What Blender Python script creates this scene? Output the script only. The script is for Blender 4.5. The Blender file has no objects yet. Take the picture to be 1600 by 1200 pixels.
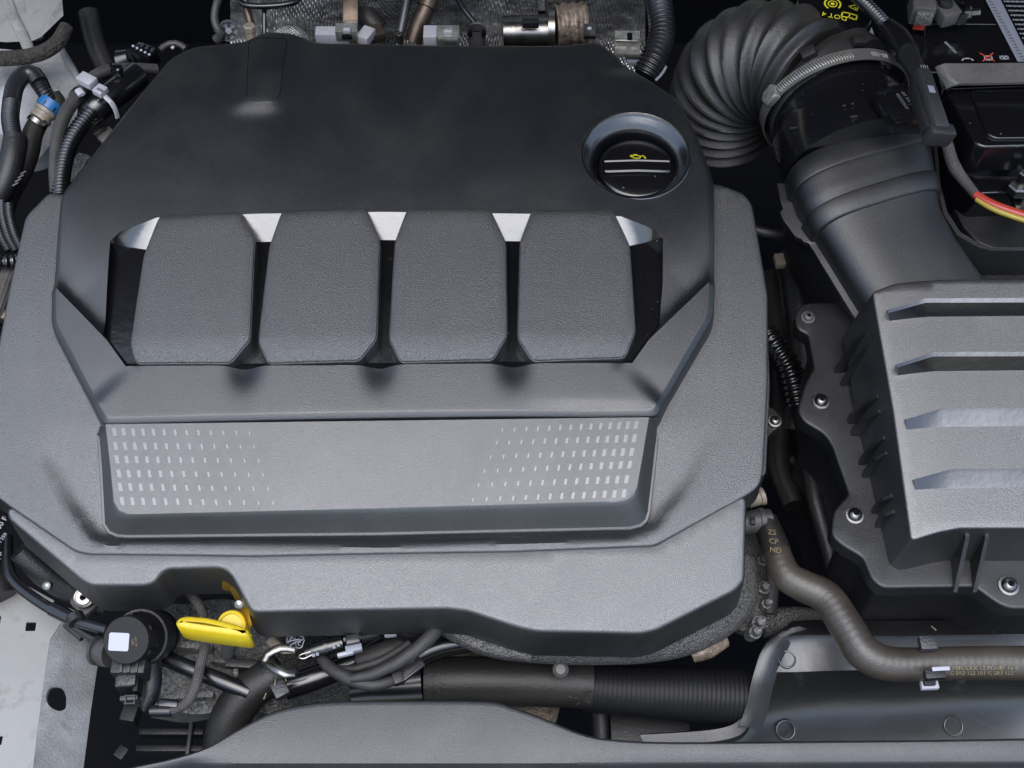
import bpy, bmesh, math, random
import numpy as np
from mathutils import Vector, Matrix
from mathutils.geometry import delaunay_2d_cdt

random.seed(7)
S = bpy.context.scene
C = S.collection
R = math.radians

# ------------------------------------------------------------------ camera
F_PX, DIST, PITCH = 2000.0, 0.80, R(58)
CAM = Vector((0, -DIST * math.cos(PITCH), DIST * math.sin(PITCH)))
FW = Vector((0, math.cos(PITCH), -math.sin(PITCH)))
UP = Vector((0, math.sin(PITCH), math.cos(PITCH)))
RT = Vector((1, 0, 0))
cd = bpy.data.cameras.new('camera'); cd.sensor_width = 36; cd.lens = 36 * F_PX / 1600
cd.clip_start = 0.02; cd.clip_end = 200
cam = bpy.data.objects.new('camera', cd); C.objects.link(cam)
cam.location = CAM; cam.rotation_euler = (math.pi / 2 - PITCH, 0, 0)
S.camera = cam
S.render.resolution_x, S.render.resolution_y = 1024, 768

# ------------------------------------------------------------------ light
SUN_EL, SUN_AZ = R(75), R(194)
w = bpy.data.worlds.new('World'); S.world = w; w.use_nodes = True
nt = w.node_tree; nt.nodes.clear()
sky = nt.nodes.new('ShaderNodeTexSky'); sky.sky_type = 'NISHITA'; sky.sun_disc = False
sky.sun_elevation = SUN_EL; sky.sun_rotation = SUN_AZ
sky.air_density = 1.2; sky.dust_density = 2.5; sky.ozone_density = 1.0
hs = nt.nodes.new('ShaderNodeHueSaturation'); hs.inputs['Saturation'].default_value = 0.9
bg = nt.nodes.new('ShaderNodeBackground'); bg.inputs[1].default_value = 0.15
wo = nt.nodes.new('ShaderNodeOutputWorld')
nt.links.new(sky.outputs[0], hs.inputs['Color']); nt.links.new(hs.outputs[0], bg.inputs[0])
nt.links.new(bg.outputs[0], wo.inputs[0])
sl = bpy.data.lights.new('sun', 'SUN'); sl.energy = 1.5; sl.angle = R(62); sl.color = (0.90, 0.945, 1.0)
so = bpy.data.objects.new('sun', sl); C.objects.link(so)
sd = Vector((math.sin(SUN_AZ) * math.cos(SUN_EL), math.cos(SUN_AZ) * math.cos(SUN_EL), math.sin(SUN_EL)))
so.rotation_euler = sd.to_track_quat('Z', 'Y').to_euler(); so.location = sd * 3
vs = S.view_settings; vs.view_transform = 'Standard'; vs.look = 'None'; vs.gamma = 1.0
vs.use_curve_mapping = False; vs.exposure = 1.05

# ------------------------------------------------------------------ helpers
def ray(px, py): return FW + RT * ((px - 800) / F_PX) + UP * ((600 - py) / F_PX)
def P(px, py, z=0.0):
    d = ray(px, py); t = (z - CAM.z) / d.z
    return CAM + d * t
def PH(px, py, h, off=0.0):
    z = 0.0
    for _ in range(14):
        p = P(px, py, z); z = h(p.x, p.y) + off
    return P(px, py, z)
def mpp(p): return (p - CAM).dot(FW) / F_PX          # metres per photo pixel at p
def T(pts):                                           # [(px,py,z[,rpx])] -> points, radii
    ps = [P(a[0], a[1], a[2]) for a in pts]
    rs = [(a[3] * mpp(p)) if len(a) > 3 else None for a, p in zip(pts, ps)]
    return ps, rs

WLOC = {}
def tag(o, label=None, cat=None, group=None, kind=None):
    if label: o['label'] = label
    if cat: o['category'] = cat
    if group: o['group'] = group
    if kind: o['kind'] = kind
    return o
def thing(name, label, cat, loc, group=None):
    o = bpy.data.objects.new(name, None); C.objects.link(o); o.empty_display_size = 0.01
    o.location = loc; WLOC[o.name] = Vector(loc)
    return tag(o, label, cat, group)

class MB:
    def __init__(s): s.v = []; s.f = []; s.uv = {}
    def add(s, vs_, fs, uvs=None):
        b = len(s.v); s.v += [Vector(x) for x in vs_]
        for i, f in enumerate(fs):
            s.f.append([b + k for k in f])
            if uvs: s.uv[len(s.f) - 1] = uvs[i]
        return s
    def loft(s, rings, closed=True, cap0=False, cap1=False):
        n = len(rings[0]); b = len(s.v)
        for r in rings: s.v += [Vector(x) for x in r]
        for i in range(len(rings) - 1):
            for j in range(n if closed else n - 1):
                k = (j + 1) % n
                s.f.append([b + i * n + j, b + i * n + k, b + (i + 1) * n + k, b + (i + 1) * n + j])
        if cap0: s.f.append([b + j for j in range(n)][::-1])
        if cap1: s.f.append([b + (len(rings) - 1) * n + j for j in range(n)])
        return s
    def tube(s, pts, rad, seg=16, step=0.004, corr=None, sq=1.0, cap=True):
        P0 = [Vector(p) for p in pts]
        rr = list(rad) if isinstance(rad, (list, tuple)) else [rad] * len(P0)
        if len(P0) == 2: P0 = [P0[0], (P0[0] + P0[1]) / 2, P0[1]]; rr = [rr[0], (rr[0] + rr[1]) / 2, rr[1]]
        ex = [2 * P0[0] - P0[1]] + P0 + [2 * P0[-1] - P0[-2]]
        fine = []; fr = []
        for i in range(len(P0) - 1):
            a, b, c, d = ex[i], ex[i + 1], ex[i + 2], ex[i + 3]
            for k in range(24):
                t = k / 24
                fine.append(0.5 * ((2 * b) + (c - a) * t + (2 * a - 5 * b + 4 * c - d) * t * t + (3 * b - a - 3 * c + d) * t ** 3))
                fr.append(rr[i] + (rr[i + 1] - rr[i]) * t)
        fine.append(P0[-1]); fr.append(rr[-1])
        L = [0]
        for i in range(1, len(fine)): L.append(L[-1] + (fine[i] - fine[i - 1]).length)
        tot = L[-1]
        if corr: step = corr[0] / 8
        n = max(3, int(tot / step) + 1)
        cs = []; k = 0
        for i in range(n):
            q = tot * i / (n - 1)
            while k < len(L) - 2 and L[k + 1] < q: k += 1
            t = (q - L[k]) / max(1e-9, L[k + 1] - L[k])
            cs.append((fine[k].lerp(fine[k + 1], t), fr[k] + (fr[k + 1] - fr[k]) * t, q))
        tan = [(cs[min(i + 1, n - 1)][0] - cs[max(i - 1, 0)][0]).normalized() for i in range(n)]
        u = Vector((0, 0, 1)); u = (u - tan[0] * u.dot(tan[0]))
        if u.length < 0.1: u = Vector((0, 1, 0)) - tan[0] * tan[0].y
        u.normalize(); b0 = len(s.v)
        for i in range(n):
            u = (u - tan[i] * u.dot(tan[i])).normalized(); vv = tan[i].cross(u)
            c, r, q = cs[i]
            if corr:
                ph = (q / corr[0]) % 1.0
                x = 0.5 - 0.5 * math.cos(2 * math.pi * ph)
                r = r * (1 - corr[1] * (x ** (corr[2] if len(corr) > 2 else 1.0)))
            for j in range(seg):
                a = 2 * math.pi * j / seg
                s.v.append(c + u * (math.cos(a) * r * sq) + vv * (math.sin(a) * r))
        for i in range(n - 1):
            for j in range(seg):
                k2 = (j + 1) % seg
                s.f.append([b0 + i * seg + j, b0 + i * seg + k2, b0 + (i + 1) * seg + k2, b0 + (i + 1) * seg + j])
                s.uv[len(s.f) - 1] = [(j / seg, cs[i][2]), ((j + 1) / seg, cs[i][2]), ((j + 1) / seg, cs[i + 1][2]), (j / seg, cs[i + 1][2])]
        if cap:
            s.f.append([b0 + j for j in range(seg)][::-1]); s.f.append([b0 + (n - 1) * seg + j for j in range(seg)])
        return s
    def lathe(s, c, ax, prof, seg=32, cap=True):
        c = Vector(c); ax = Vector(ax).normalized()
        u = Vector((1, 0, 0)) - ax * ax.x
        if u.length < 0.2: u = Vector((0, 1, 0)) - ax * ax.y
        u.normalize(); v = ax.cross(u)
        rings = [[c + ax * h + (u * math.cos(2 * math.pi * j / seg) + v * math.sin(2 * math.pi * j / seg)) * r for j in range(seg)] for r, h in prof]
        return s.loft(rings, True, cap, cap)
    def box(s, c, size, m=None, bev=0.0006, taper=1.0):
        bm = bmesh.new(); bmesh.ops.create_cube(bm, size=1)
        for v in bm.verts:
            k = taper if v.co.z > 0 else 1.0
            v.co = Vector((v.co.x * size[0] * k, v.co.y * size[1] * k, v.co.z * size[2]))
        if bev: bmesh.ops.bevel(bm, geom=bm.edges[:], offset=min(bev, min(size) * 0.4), segments=2, affect='EDGES', profile=0.6)
        bm.verts.index_update()
        mm = m.to_3x3() if m else Matrix.Identity(3)
        s.add([Vector(c) + mm @ v.co for v in bm.verts], [[v.index for v in f.verts] for f in bm.faces]); bm.free()
        return s
    def build(s, name, mat, parent=None, label=None, smooth=38, weld=1e-6, origin=None):
        vv = s.v
        a_ = np.array([tuple(p) for p in vv]); c = Vector((a_.min(axis=0) + a_.max(axis=0)) / 2) if origin is None else Vector(origin)
        me = bpy.data.meshes.new(name)
        me.from_pydata([p - c for p in vv], [], s.f)
        if s.uv:
            ul = me.uv_layers.new(name='UVMap')
            for fi, uvs in s.uv.items():
                for li, uvc in zip(me.polygons[fi].loop_indices, uvs): ul.data[li].uv = uvc
        bm = bmesh.new(); bm.from_mesh(me)
        if weld: bmesh.ops.remove_doubles(bm, verts=bm.verts[:], dist=weld)
        bmesh.ops.recalc_face_normals(bm, faces=bm.faces[:])
        bm.to_mesh(me); bm.free()
        me.shade_smooth(); me.set_sharp_from_angle(angle=R(smooth))
        me.materials.append(MT[mat] if isinstance(mat, str) else mat)
        o = bpy.data.objects.new(name, me); C.objects.link(o)
        if parent is not None:
            o.parent = parent; o.location = c - WLOC[parent.name]
        else: o.location = c
        WLOC[o.name] = Vector(c)
        if label: o['label'] = label
        return o

def area2(p): return sum(p[i][0] * p[(i + 1) % len(p)][1] - p[(i + 1) % len(p)][0] * p[i][1] for i in range(len(p))) / 2
def ccw(p): return p if area2(p) > 0 else p[::-1]
def fillet(p, r, n=5):
    out = []; m = len(p)
    for i in range(m):
        a, b, c = Vector(p[i - 1][:2]), Vector(p[i][:2]), Vector(p[(i + 1) % m][:2])
        rr = r[i] if isinstance(r, (list, tuple)) else r
        d1, d2 = (a - b), (c - b); k = min(rr, d1.length * 0.45, d2.length * 0.45)
        if k < 1e-5: out.append(b); continue
        s0 = b + d1.normalized() * k; s1 = b + d2.normalized() * k
        for q in range(n + 1):
            t = q / n; out.append(s0 * (1 - t) ** 2 + b * (2 * t * (1 - t)) + s1 * t * t)
    return out
def dens(p, step, closed=True):
    out = []; m = len(p)
    for i in range(m if closed else m - 1):
        a, b = Vector(p[i][:2]), Vector(p[(i + 1) % m][:2]); n = max(1, int((b - a).length / step + 0.5))
        for k in range(n): out.append(a.lerp(b, k / n))
    if not closed: out.append(Vector(p[-1][:2]))
    return out
def pip(pts, poly):
    x, y = pts[:, 0], pts[:, 1]; ins = np.zeros(len(pts), bool); n = len(poly)
    for i in range(n):
        x1, y1 = poly[i][0], poly[i][1]; x2, y2 = poly[(i + 1) % n][0], poly[(i + 1) % n][1]
        if y1 == y2: continue
        c = ((y1 > y) != (y2 > y)) & (x < (x2 - x1) * (y - y1) / (y2 - y1) + x1); ins ^= c
    return ins
def dist_poly(pts, poly, closed=True):
    pts = np.asarray(pts); d = np.full(len(pts), 1e9); n = len(poly)
    for i in range(n if closed else n - 1):
        a = np.array(poly[i][:2]); b = np.array(poly[(i + 1) % n][:2]); ab = b - a
        t = np.clip(((pts - a) @ ab) / max(1e-12, ab @ ab), 0, 1)
        d = np.minimum(d, np.hypot(*(pts - a - t[:, None] * ab).T))
    return d
def surf(outline, holes, h, step, lines=()):
    """triangulated height sheet inside an outline; h takes an Nx2 array. Returns MB, outline loop, hole loops"""
    loops = [dens(outline, step)] + [dens(q, step) for q in holes]
    V2 = []; E = []
    for lp in loops:
        b = len(V2); V2 += lp; E += [(b + i, b + (i + 1) % len(lp)) for i in range(len(lp))]
    for ln in lines:
        lp = dens(ln, step, False); b = len(V2); V2 += lp; E += [(b + i, b + i + 1) for i in range(len(lp) - 1)]
    o = np.array([[p[0], p[1]] for p in loops[0]])
    gx = np.arange(o[:, 0].min(), o[:, 0].max(), step); gy = np.arange(o[:, 1].min(), o[:, 1].max(), step * 0.866)
    g = np.array([(x + (step / 2 if k % 2 else 0), y) for k, y in enumerate(gy) for x in gx])
    ok = pip(g, loops[0])
    for lp in loops[1:]: ok &= ~pip(g, lp)
    g = g[ok]
    if len(g):
        dd = dist_poly(g, loops[0])
        for lp in loops[1:]: dd = np.minimum(dd, dist_poly(g, lp))
        for ln in lines: dd = np.minimum(dd, dist_poly(g, ln, False))
        g = g[dd > step * 0.45]
    V2 += [Vector(q) for q in g]
    vo, eo, fo, *_ = delaunay_2d_cdt([Vector((p[0], p[1])) for p in V2], E, [], 0, 1e-7)
    vo = np.array([[p[0], p[1]] for p in vo])
    ce = np.array([vo[list(f)].mean(axis=0) for f in fo])
    ok = pip(ce, loops[0])
    for lp in loops[1:]: ok &= ~pip(ce, lp)
    z = h(vo)
    m = MB(); m.add([(a[0], a[1], b) for a, b in zip(vo, z)], [list(f) for f, k in zip(fo, ok) if k])
    L3 = []
    for lp in loops:
        a = np.array([[p[0], p[1]] for p in lp]); zz = h(a); L3.append([Vector((p[0], p[1], q)) for p, q in zip(a, zz)])
    return m, L3[0], L3[1:]
def offs(loop, d):
    n = len(loop); out = []; sg = 1 if area2(loop) > 0 else -1
    for i in range(n):
        a, b, c = loop[i - 1], loop[i], loop[(i + 1) % n]
        e1 = (Vector(b[:2]) - Vector(a[:2])); e2 = (Vector(c[:2]) - Vector(b[:2]))
        n1 = Vector((e1.y, -e1.x)); n2 = Vector((e2.y, -e2.x))
        n1 = n1.normalized() if n1.length else n1; n2 = n2.normalized() if n2.length else n2
        nn = n1 + n2; nn = nn.normalized() if nn.length > 1e-6 else n1
        k = 1 / max(0.6, nn.dot(n1)); q = nn * (d * k * sg)
        out.append(Vector((b[0] + q.x, b[1] + q.y, b[2] if len(b) > 2 else 0)))
    return out
def skirt(m, loop, prof, cap=False):
    rings = []
    for d, dz in prof: rings.append([p + Vector((0, 0, dz)) for p in offs(loop, d)])
    return m.loft(rings, True, False, cap)
RND = lambda r, dep, draft=0.0: [(0, 0), (r * .38, -r * .08), (r * .71, -r * .29), (r * .92, -r * .62), (r, -r), (r + draft, -dep)]
def plate(px, z, dep, rf=0.002, edge=0.001, draft=0.0, step=0.02, h=None):
    """a slab whose top outline is traced at height z (or height function h)"""
    if h is None:
        p2 = [P(a[0], a[1], a[2] if len(a) > 2 else z) for a in px]
        hh = lambda q: np.full(len(q), z)
    else:
        p2 = [PH(a[0], a[1], lambda x, y: float(h(np.array([[x, y]]))[0])) for a in px]; hh = h
    o = ccw([Vector((p.x, p.y)) for p in p2])
    if rf: o = fillet(o, rf)
    m, lo, _ = surf(o, [], hh, step)
    skirt(m, lo, RND(edge, dep, draft), cap=False)
    return m
def axes(d, up=Vector((0, 0, 1))):
    d = Vector(d).normalized(); s = d.cross(up).normalized(); t = s.cross(d)
    return Matrix((d, s, t)).transposed()           # columns: along, side, up
def rotz(a): return Matrix.Rotation(R(a), 3, 'Z')
def text(body, size, loc, mat, parent, m=None, name='printed_text', sx=1.0, ext=0.00008, align='CENTER'):
    cu = bpy.data.curves.new('t', 'FONT'); cu.body = body; cu.size = size; cu.extrude = ext
    cu.align_x = align; cu.align_y = 'CENTER'; cu.resolution_u = 2
    to = bpy.data.objects.new('t', cu); C.objects.link(to)
    me = bpy.data.meshes.new_from_object(to); bpy.data.objects.remove(to)
    mm = (m if m else Matrix.Identity(3)) @ Matrix.Diagonal((sx, 1, 1))
    for v in me.vertices: v.co = mm @ v.co
    me.materials.clear(); me.materials.append(MT[mat]); me.name = name
    o = bpy.data.objects.new(name, me); C.objects.link(o)
    o.parent = parent; o.location = Vector(loc) - WLOC[parent.name]
    return o

# ------------------------------------------------------------------ materials
MT = {}
def M(name, col, rough=0.5, metal=0.0, ior=1.5, grain=None, mottle=None, dust=None, uvw=None, spec=0.5, rvar=0.0, coat=0.0, dots=None, stain=None):
    m = bpy.data.materials.new(name); m.use_nodes = True; t = m.node_tree; N = t.nodes; K = t.links
    b = N['Principled BSDF']; col = (col, col, col) if isinstance(col, (int, float)) else col
    b.inputs['Base Color'].default_value = (*col, 1); b.inputs['Roughness'].default_value = rough
    b.inputs['Metallic'].default_value = metal; b.inputs['IOR'].default_value = ior
    b.inputs['Specular IOR Level'].default_value = spec
    b.inputs['Coat Weight'].default_value = coat; b.inputs['Coat Roughness'].default_value = 0.12
    tc = N.new('ShaderNodeTexCoord'); OB = tc.outputs['Object']
    def noise(sc, det=3, ro=.55):
        n = N.new('ShaderNodeTexNoise'); n.inputs['Scale'].default_value = sc; n.inputs['Detail'].default_value = det
        n.inputs['Roughness'].default_value = ro; K.new(OB, n.inputs['Vector']); return n.outputs['Fac']
    def mth(op, a, c=None):
        n = N.new('ShaderNodeMath'); n.operation = op
        for i, q in enumerate((a, c)):
            if q is None: continue
            if isinstance(q, (int, float)): n.inputs[i].default_value = q
            else: K.new(q, n.inputs[i])
        return n.outputs[0]
    def mix(f, a, c):
        n = N.new('ShaderNodeMix'); n.data_type = 'RGBA'
        K.new(f, n.inputs[0])
        for i, q in ((6, a), (7, c)):
            if isinstance(q, tuple): n.inputs[i].default_value = (*q, 1)
            else: K.new(q, n.inputs[i])
        return n.outputs[2]
    def ramp(f, a, c):
        n = N.new('ShaderNodeMapRange'); n.inputs[1].default_value = a; n.inputs[2].default_value = c; K.new(f, n.inputs[0]); return n.outputs[0]
    cur = col
    if mottle:
        f = ramp(noise(mottle[0], 5, .65), 0.3, 0.7)
        c2 = mottle[2] if len(mottle) > 2 else None
        cur = mix(f, tuple(max(0, x * (1 - mottle[1])) for x in col), c2 if c2 else tuple(x * (1 + mottle[1]) for x in col))
    if stain:
        f = mth('MULTIPLY', ramp(noise(stain[0], 6, .7), stain[1], stain[2]), .7); cur = mix(f, cur, stain[3])
    if dust:
        f = mth('MULTIPLY', ramp(noise(dust[0], 2, .5), 0.74, 0.82), dust[1])
        cur = mix(f, cur, (0.35, 0.34, 0.32))
    if not isinstance(cur, tuple): K.new(cur, b.inputs['Base Color'])
    if rvar:
        K.new(mth('ADD', mth('MULTIPLY', mth('SUBTRACT', noise(28, 4), .5), rvar * 2), rough), b.inputs['Roughness'])
    hgt = None
    if grain:
        g = noise(grain[0], 2.0, .6)
        hgt = mth('MULTIPLY', g, grain[1])
    if dots:
        s = N.new('ShaderNodeSeparateXYZ'); K.new(OB, s.inputs[0])
        q = mth('MULTIPLY', mth('SINE', mth('MULTIPLY', s.outputs[0], dots[0])), mth('SINE', mth('MULTIPLY', s.outputs[1], dots[0])))
        q = mth('MULTIPLY', q, dots[1]); hgt = q if hgt is None else mth('ADD', hgt, q)
    if uvw:                                            # wrapped tape / braid along a tube
        s = N.new('ShaderNodeSeparateXYZ'); K.new(tc.outputs['UV'], s.inputs[0])
        a = mth('ADD', mth('MULTIPLY', s.outputs[1], uvw[0]), mth('MULTIPLY', s.outputs[0], uvw[1] * 6.28318))
        q = mth('SINE', a)
        if len(uvw) > 3 and uvw[3] == 'braid':
            a2 = mth('SUBTRACT', mth('MULTIPLY', s.outputs[1], uvw[0]), mth('MULTIPLY', s.outputs[0], uvw[1] * 6.28318))
            q = mth('MULTIPLY', q, mth('SINE', a2))
        q = mth('MULTIPLY', q, uvw[2]); hgt = q if hgt is None else mth('ADD', hgt, q)
    if hgt is not None:
        bp = N.new('ShaderNodeBump'); bp.inputs['Strength'].default_value = 1.0; bp.inputs['Distance'].default_value = 1.0
        K.new(hgt, bp.inputs['Height']); K.new(bp.outputs[0], b.inputs['Normal'])
    MT[name] = m
    return m
# covers: black moulded plastic, several grains
M('plastic_grain', (.005, .0055, .0075), .38, ior=2.05, grain=(1700, .00042), mottle=(14, .15), dust=(900, .30), rvar=.09, stain=(16, .50, .78, (0.022, 0.02178, 0.02134)))
M('plastic_pad', (.006, .0065, .0085), .42, ior=1.9, grain=(1500, .00060), mottle=(14, .15), dust=(900, .25), rvar=.09, stain=(16, .50, .78, (0.02, 0.0198, 0.0194)))
M('plastic_satin', (.005, .0055, .0075), .34, ior=1.74, grain=(1900, .00020), mottle=(10, .15), dust=(800, .35), rvar=.09, stain=(16, .50, .78, (0.014, 0.01386, 0.01358)))
M('plastic_panel', (.006, .0065, .008), .40, ior=2.02, grain=(2100, .00022), mottle=(10, .1), dust=(900, .3), rvar=.09, stain=(16, .50, .78, (0.022, 0.02178, 0.02134)))
M('plastic_apron', (.004, .0042, .0055), .40, ior=2.15, grain=(1900, .00030), mottle=(10, .12), dust=(900, .3), rvar=.09, stain=(16, .50, .78, (0.022, 0.02178, 0.02134)))
M('plastic_lid', (.005, .005, .0065), .36, ior=2.2, grain=(2000, .00022), mottle=(12, .2), dust=(800, .4), rvar=.09, stain=(16, .50, .78, (0.03, 0.0297, 0.0291)))
M('plastic_trim', (.005, .0053, .0065), .45, ior=1.8, grain=(1900, .00026), mottle=(10, .2), dust=(900, .3), rvar=.09, stain=(16, .50, .78, (0.03, 0.0297, 0.0291)))
M('plastic_guide', (.007, .007, .008), .36, ior=1.85, grain=(60, .0003), mottle=(12, .2), dust=(300, .4), rvar=.10, stain=(40, .60, .74, (.05, .05, .052)))
M('plastic_recess', (.005, .0055, .007), .24, ior=2.0, grain=(160, .0001), dust=(600, .3), rvar=.05)
M('plastic_gloss', (.004, .004, .005), .18, ior=1.6, grain=(160, .00010), dust=(300, .4), rvar=.05)
M('inlay', (.012, .012, .015), .22, ior=2.0)
M('plastic_dark', (.008, .008, .009), .45, ior=1.5, grain=(700, .0003), mottle=(20, .3), dust=(300, .3))
M('plastic_grey', (.018, .0185, .021), .42, ior=1.6, grain=(900, .0004), mottle=(18, .25), dust=(350, .6), rvar=.06)
M('plastic_airbox', (.004, .004, .005), .40, ior=1.62, grain=(2000, .00022), mottle=(12, .2), dust=(800, .4), rvar=.06, stain=(16, .50, .78, (0.022, 0.02178, 0.02134)))
M('rubber', (.009, .0086, .0082), .50, ior=1.43, grain=(500, .00025), mottle=(25, .35, (.016, .0145, .013)), rvar=.08)
M('rubber_bellows', (.017, .0168, .0165), .48, ior=1.55, grain=(500, .00025), mottle=(25, .35, (.024, .023, .022)), rvar=.1)
M('rubber_brown', (.030, .024, .019), .42, ior=1.55, grain=(900, .0002), mottle=(30, .3, (.05, .042, .033)), uvw=(1400, 1, .00003), rvar=.1)
M('conduit', (.005, .005, .006), .24, ior=1.65, rvar=.06, dust=(500, .3))
M('conduit_grey', (.010, .010, .012), .36, ior=1.6, rvar=.06, dust=(500, .4))
M('tape', (.018, .017, .0165), .62, grain=(600, .0003), mottle=(60, .35), uvw=(420, 1, .00012))
M('braid', (.050, .046, .044), .65, mottle=(80, .3), uvw=(2200, 8, .00025, 'braid'))
M('sleeve', (.035, .033, .032), .5, mottle=(60, .35), grain=(400, .0002))
M('cast', (.055, .053, .052), .5, metal=.5, grain=(900, .0020), mottle=(700, .7, (.22, .21, .20)), rvar=.1)
M('cast_alu', (.07, .068, .065), .5, metal=.5, grain=(700, .0018), mottle=(420, .7, (.25, .245, .23)), rvar=.12)
M('steel', (.17, .165, .16), .28, metal=1.0, mottle=(70, .35), rvar=.15, grain=(300, .0001))
M('zinc', (.22, .215, .20), .30, metal=1.0, mottle=(120, .35), rvar=.12)
M('clamp_zinc', (.45, .44, .40), .32, metal=.8, mottle=(160, .4), rvar=.12)
M('steel_grey', (.075, .072, .070), .5, metal=.25, grain=(800, .0003), mottle=(40, .25), rvar=.1)
M('rusty', (.17, .12, .085), .55, metal=.5, grain=(300, .0012), mottle=(140, .7, (.32, .25, .19)))
M('bronze', (.075, .055, .040), .35, metal=.7, mottle=(80, .4), rvar=.12)
M('brass', (.36, .22, .035), .32, metal=.8, mottle=(60, .3))
M('heatshield', (.50, .49, .48), .28, metal=.8, dots=(2300, .0006), grain=(90, .004), mottle=(60, .6), rvar=.12)
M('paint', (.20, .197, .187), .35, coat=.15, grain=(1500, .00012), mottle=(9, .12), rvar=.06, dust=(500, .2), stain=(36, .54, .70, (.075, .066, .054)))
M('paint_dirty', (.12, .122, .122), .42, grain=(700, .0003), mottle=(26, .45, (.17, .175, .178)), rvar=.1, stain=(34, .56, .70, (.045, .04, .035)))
M('sealer', (.17, .167, .16), .55, grain=(60, .004), mottle=(50, .3))
M('white_plastic', (.30, .30, .32), .4, mottle=(60, .15), grain=(200, .0002))
M('label_white', (.33, .33, .37), .5)
M('matte_black', (.004, .004, .0045), .55, ior=1.35, dust=(300, .3))
M('label_grey', (.17, .178, .21), .4)
M('print_white', (.30, .30, .32), .5)
M('print_grey', (.10, .10, .105), .5)
M('print_gold', (.12, .09, .035), .5, mottle=(400, .6))
M('print_yellow', (.55, .50, .02), .45)
M('print_red', (.45, .05, .03), .5)
M('yellow', (.62, .42, .004), .42, mottle=(90, .22, (.5, .40, .02)), dust=(500, .4), grain=(300, .0002))
M('red_wire', (.30, .03, .02), .35)
M('yellow_wire', (.28, .22, .03), .35)
M('blue', (.015, .10, .26), .35)
M('tan', (.19, .16, .125), .45, mottle=(80, .3))
M('foam', (.028, .024, .02), .9, grain=(300, .005), mottle=(130, .5))
M('felt', (.012, .012, .013), .95, grain=(600, .003))
M('void', (.006, .006, .007), .9, spec=0.0)
M('hood_under', (.012, .012, .013), .95, spec=0.1)

# ================================================================== setting
m = MB(); m.loft([[(-1.2, -.75, -.42), (1.2, -.75, -.42)], [(-1.2, .8, -.42), (1.2, .8, -.42)]], closed=False)
m.loft([[(-1.2, .75, -.42), (1.2, .75, -.42)], [(-1.2, .62, .02), (1.2, .62, .02)]], closed=False)
tag(m.build('engine_bay_floor', 'void'), kind='structure')

# raised bonnet: its dark lining is what the rear half of the covers mirrors
bon = thing('bonnet', 'raised bonnet standing open above the back of the engine bay', 'bonnet', (0, .52, .06))
def bon_ring(off):
    rows = []
    for k in range(9):
        t = k / 8; y = .52 - .35 * t + off * .9; z = .06 + .75 * t - .03 * math.sin(math.pi * t) + off * .4
        rows.append([(x, y + .05 * (x / .8) ** 2 - .22 * x * t, z) for x in np.linspace(-.8, .8, 13)])
    return rows
m = MB(); m.loft(bon_ring(.03), closed=False); m.build('skin', 'paint', bon)
m = MB(); m.loft(bon_ring(0.0), closed=False); m.build('lining', 'hood_under', bon)

# ================================================================== engine cover
XC = -.08
def H0(x, y): return .14 * y - .34 * y * y - .10 * (x - XC) ** 2
def ah(f):                                            # scalar -> array
    return lambda q: np.array([f(a[0], a[1]) for a in q])
def tr(px, h, off=0.0): return [Vector((p.x, p.y)) for p in (PH(a[0], a[1], h, off) for a in px)]
ec = thing('engine_cover', 'large black plastic engine cover with four raised pads', 'engine cover', P(600, 600, -.06))

TOP = .016
T0 = lambda x, y: H0(x, y) + TOP
YF = PH(600, 566, T0).y
foldL = tr([(84, 446), (200, 566)], T0); foldR = tr([(1117, 432), (980, 564)], T0)
def sdist(a, b, q):
    d = (b - a).normalized(); n = Vector((-d.y, d.x)); v = q - a
    return v.dot(n), v.dot(d) / (b - a).length
grooves = tr([(381, 563), (592, 562), (803, 560)], T0)
tng = tr([(415, 120)], T0)[0]; tng_y = tr([(410, 172)], T0)[0].y
blem = tr([(930, 640)], T0)[0]
rollc = tr([(985, 118)], T0)[0]
def TS(x, y):
    z = H0(x, y) + TOP
    if y < YF: z -= .030 * (YF - y)
    q = Vector((x, y))
    for a, b, sg in ((foldL[0], foldL[1], 1), (foldR[0], foldR[1], -1)):
        s, t = sdist(a, b, q); s *= sg
        f = 1 if t <= 1 else max(0, 1 - 10 * (t - 1))
        if f > 0:
            if s > 0: z -= .0046 * f * (1 - abs(max(t, 0) - .2) * .6) * (s / .008) * math.exp(1 - s / .008) if s < .08 else 0
            else: z -= .11 * f * min(-s, .03)
    for g in grooves:
        z -= .0050 * math.exp(-((x - g.x) / .0085) ** 2 - ((y - g.y) / .014) ** 2)
    z -= .0016 * math.exp(-((x - blem.x) / .035) ** 2 - ((y - blem.y) / .004) ** 2)
    z -= .0035 * math.exp(-((x - rollc.x) / .02) ** 2 - ((y - rollc.y - .012) / .010) ** 2)
    dx = abs(x - tng.x - .12 * (y - tng.y)) ; wx = 1 / (1 + math.exp((dx - .0150) / .0030))
    z += .0040 * wx / (1 + math.exp(-(y - tng_y) / .0030))
    return z
TSa = ah(TS)
topo_px = [(160, 659), (150, 640), (78, 502), (80, 440), (95, 300), (118, 272), (265, 88), (300, 70), (380, 62), (415, 52), (470, 56), (500, 64), (700, 68), (870, 68), (935, 62), (1010, 118), (1060, 152), (1088, 205), (1115, 278), (1117, 435), (1115, 490), (1040, 618), (1028, 646)]
top_o = ccw(tr(topo_px, T0)); 
top_f = fillet(top_o, .006)
hole_px = [(172, 376), (188, 362), (245, 340), (400, 334), (600, 331), (820, 334), (970, 338), (1020, 357), (1036, 371), (1036, 440), (1031, 507), (988, 567), (800, 568), (500, 571), (196, 572), (160, 522)]
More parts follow.
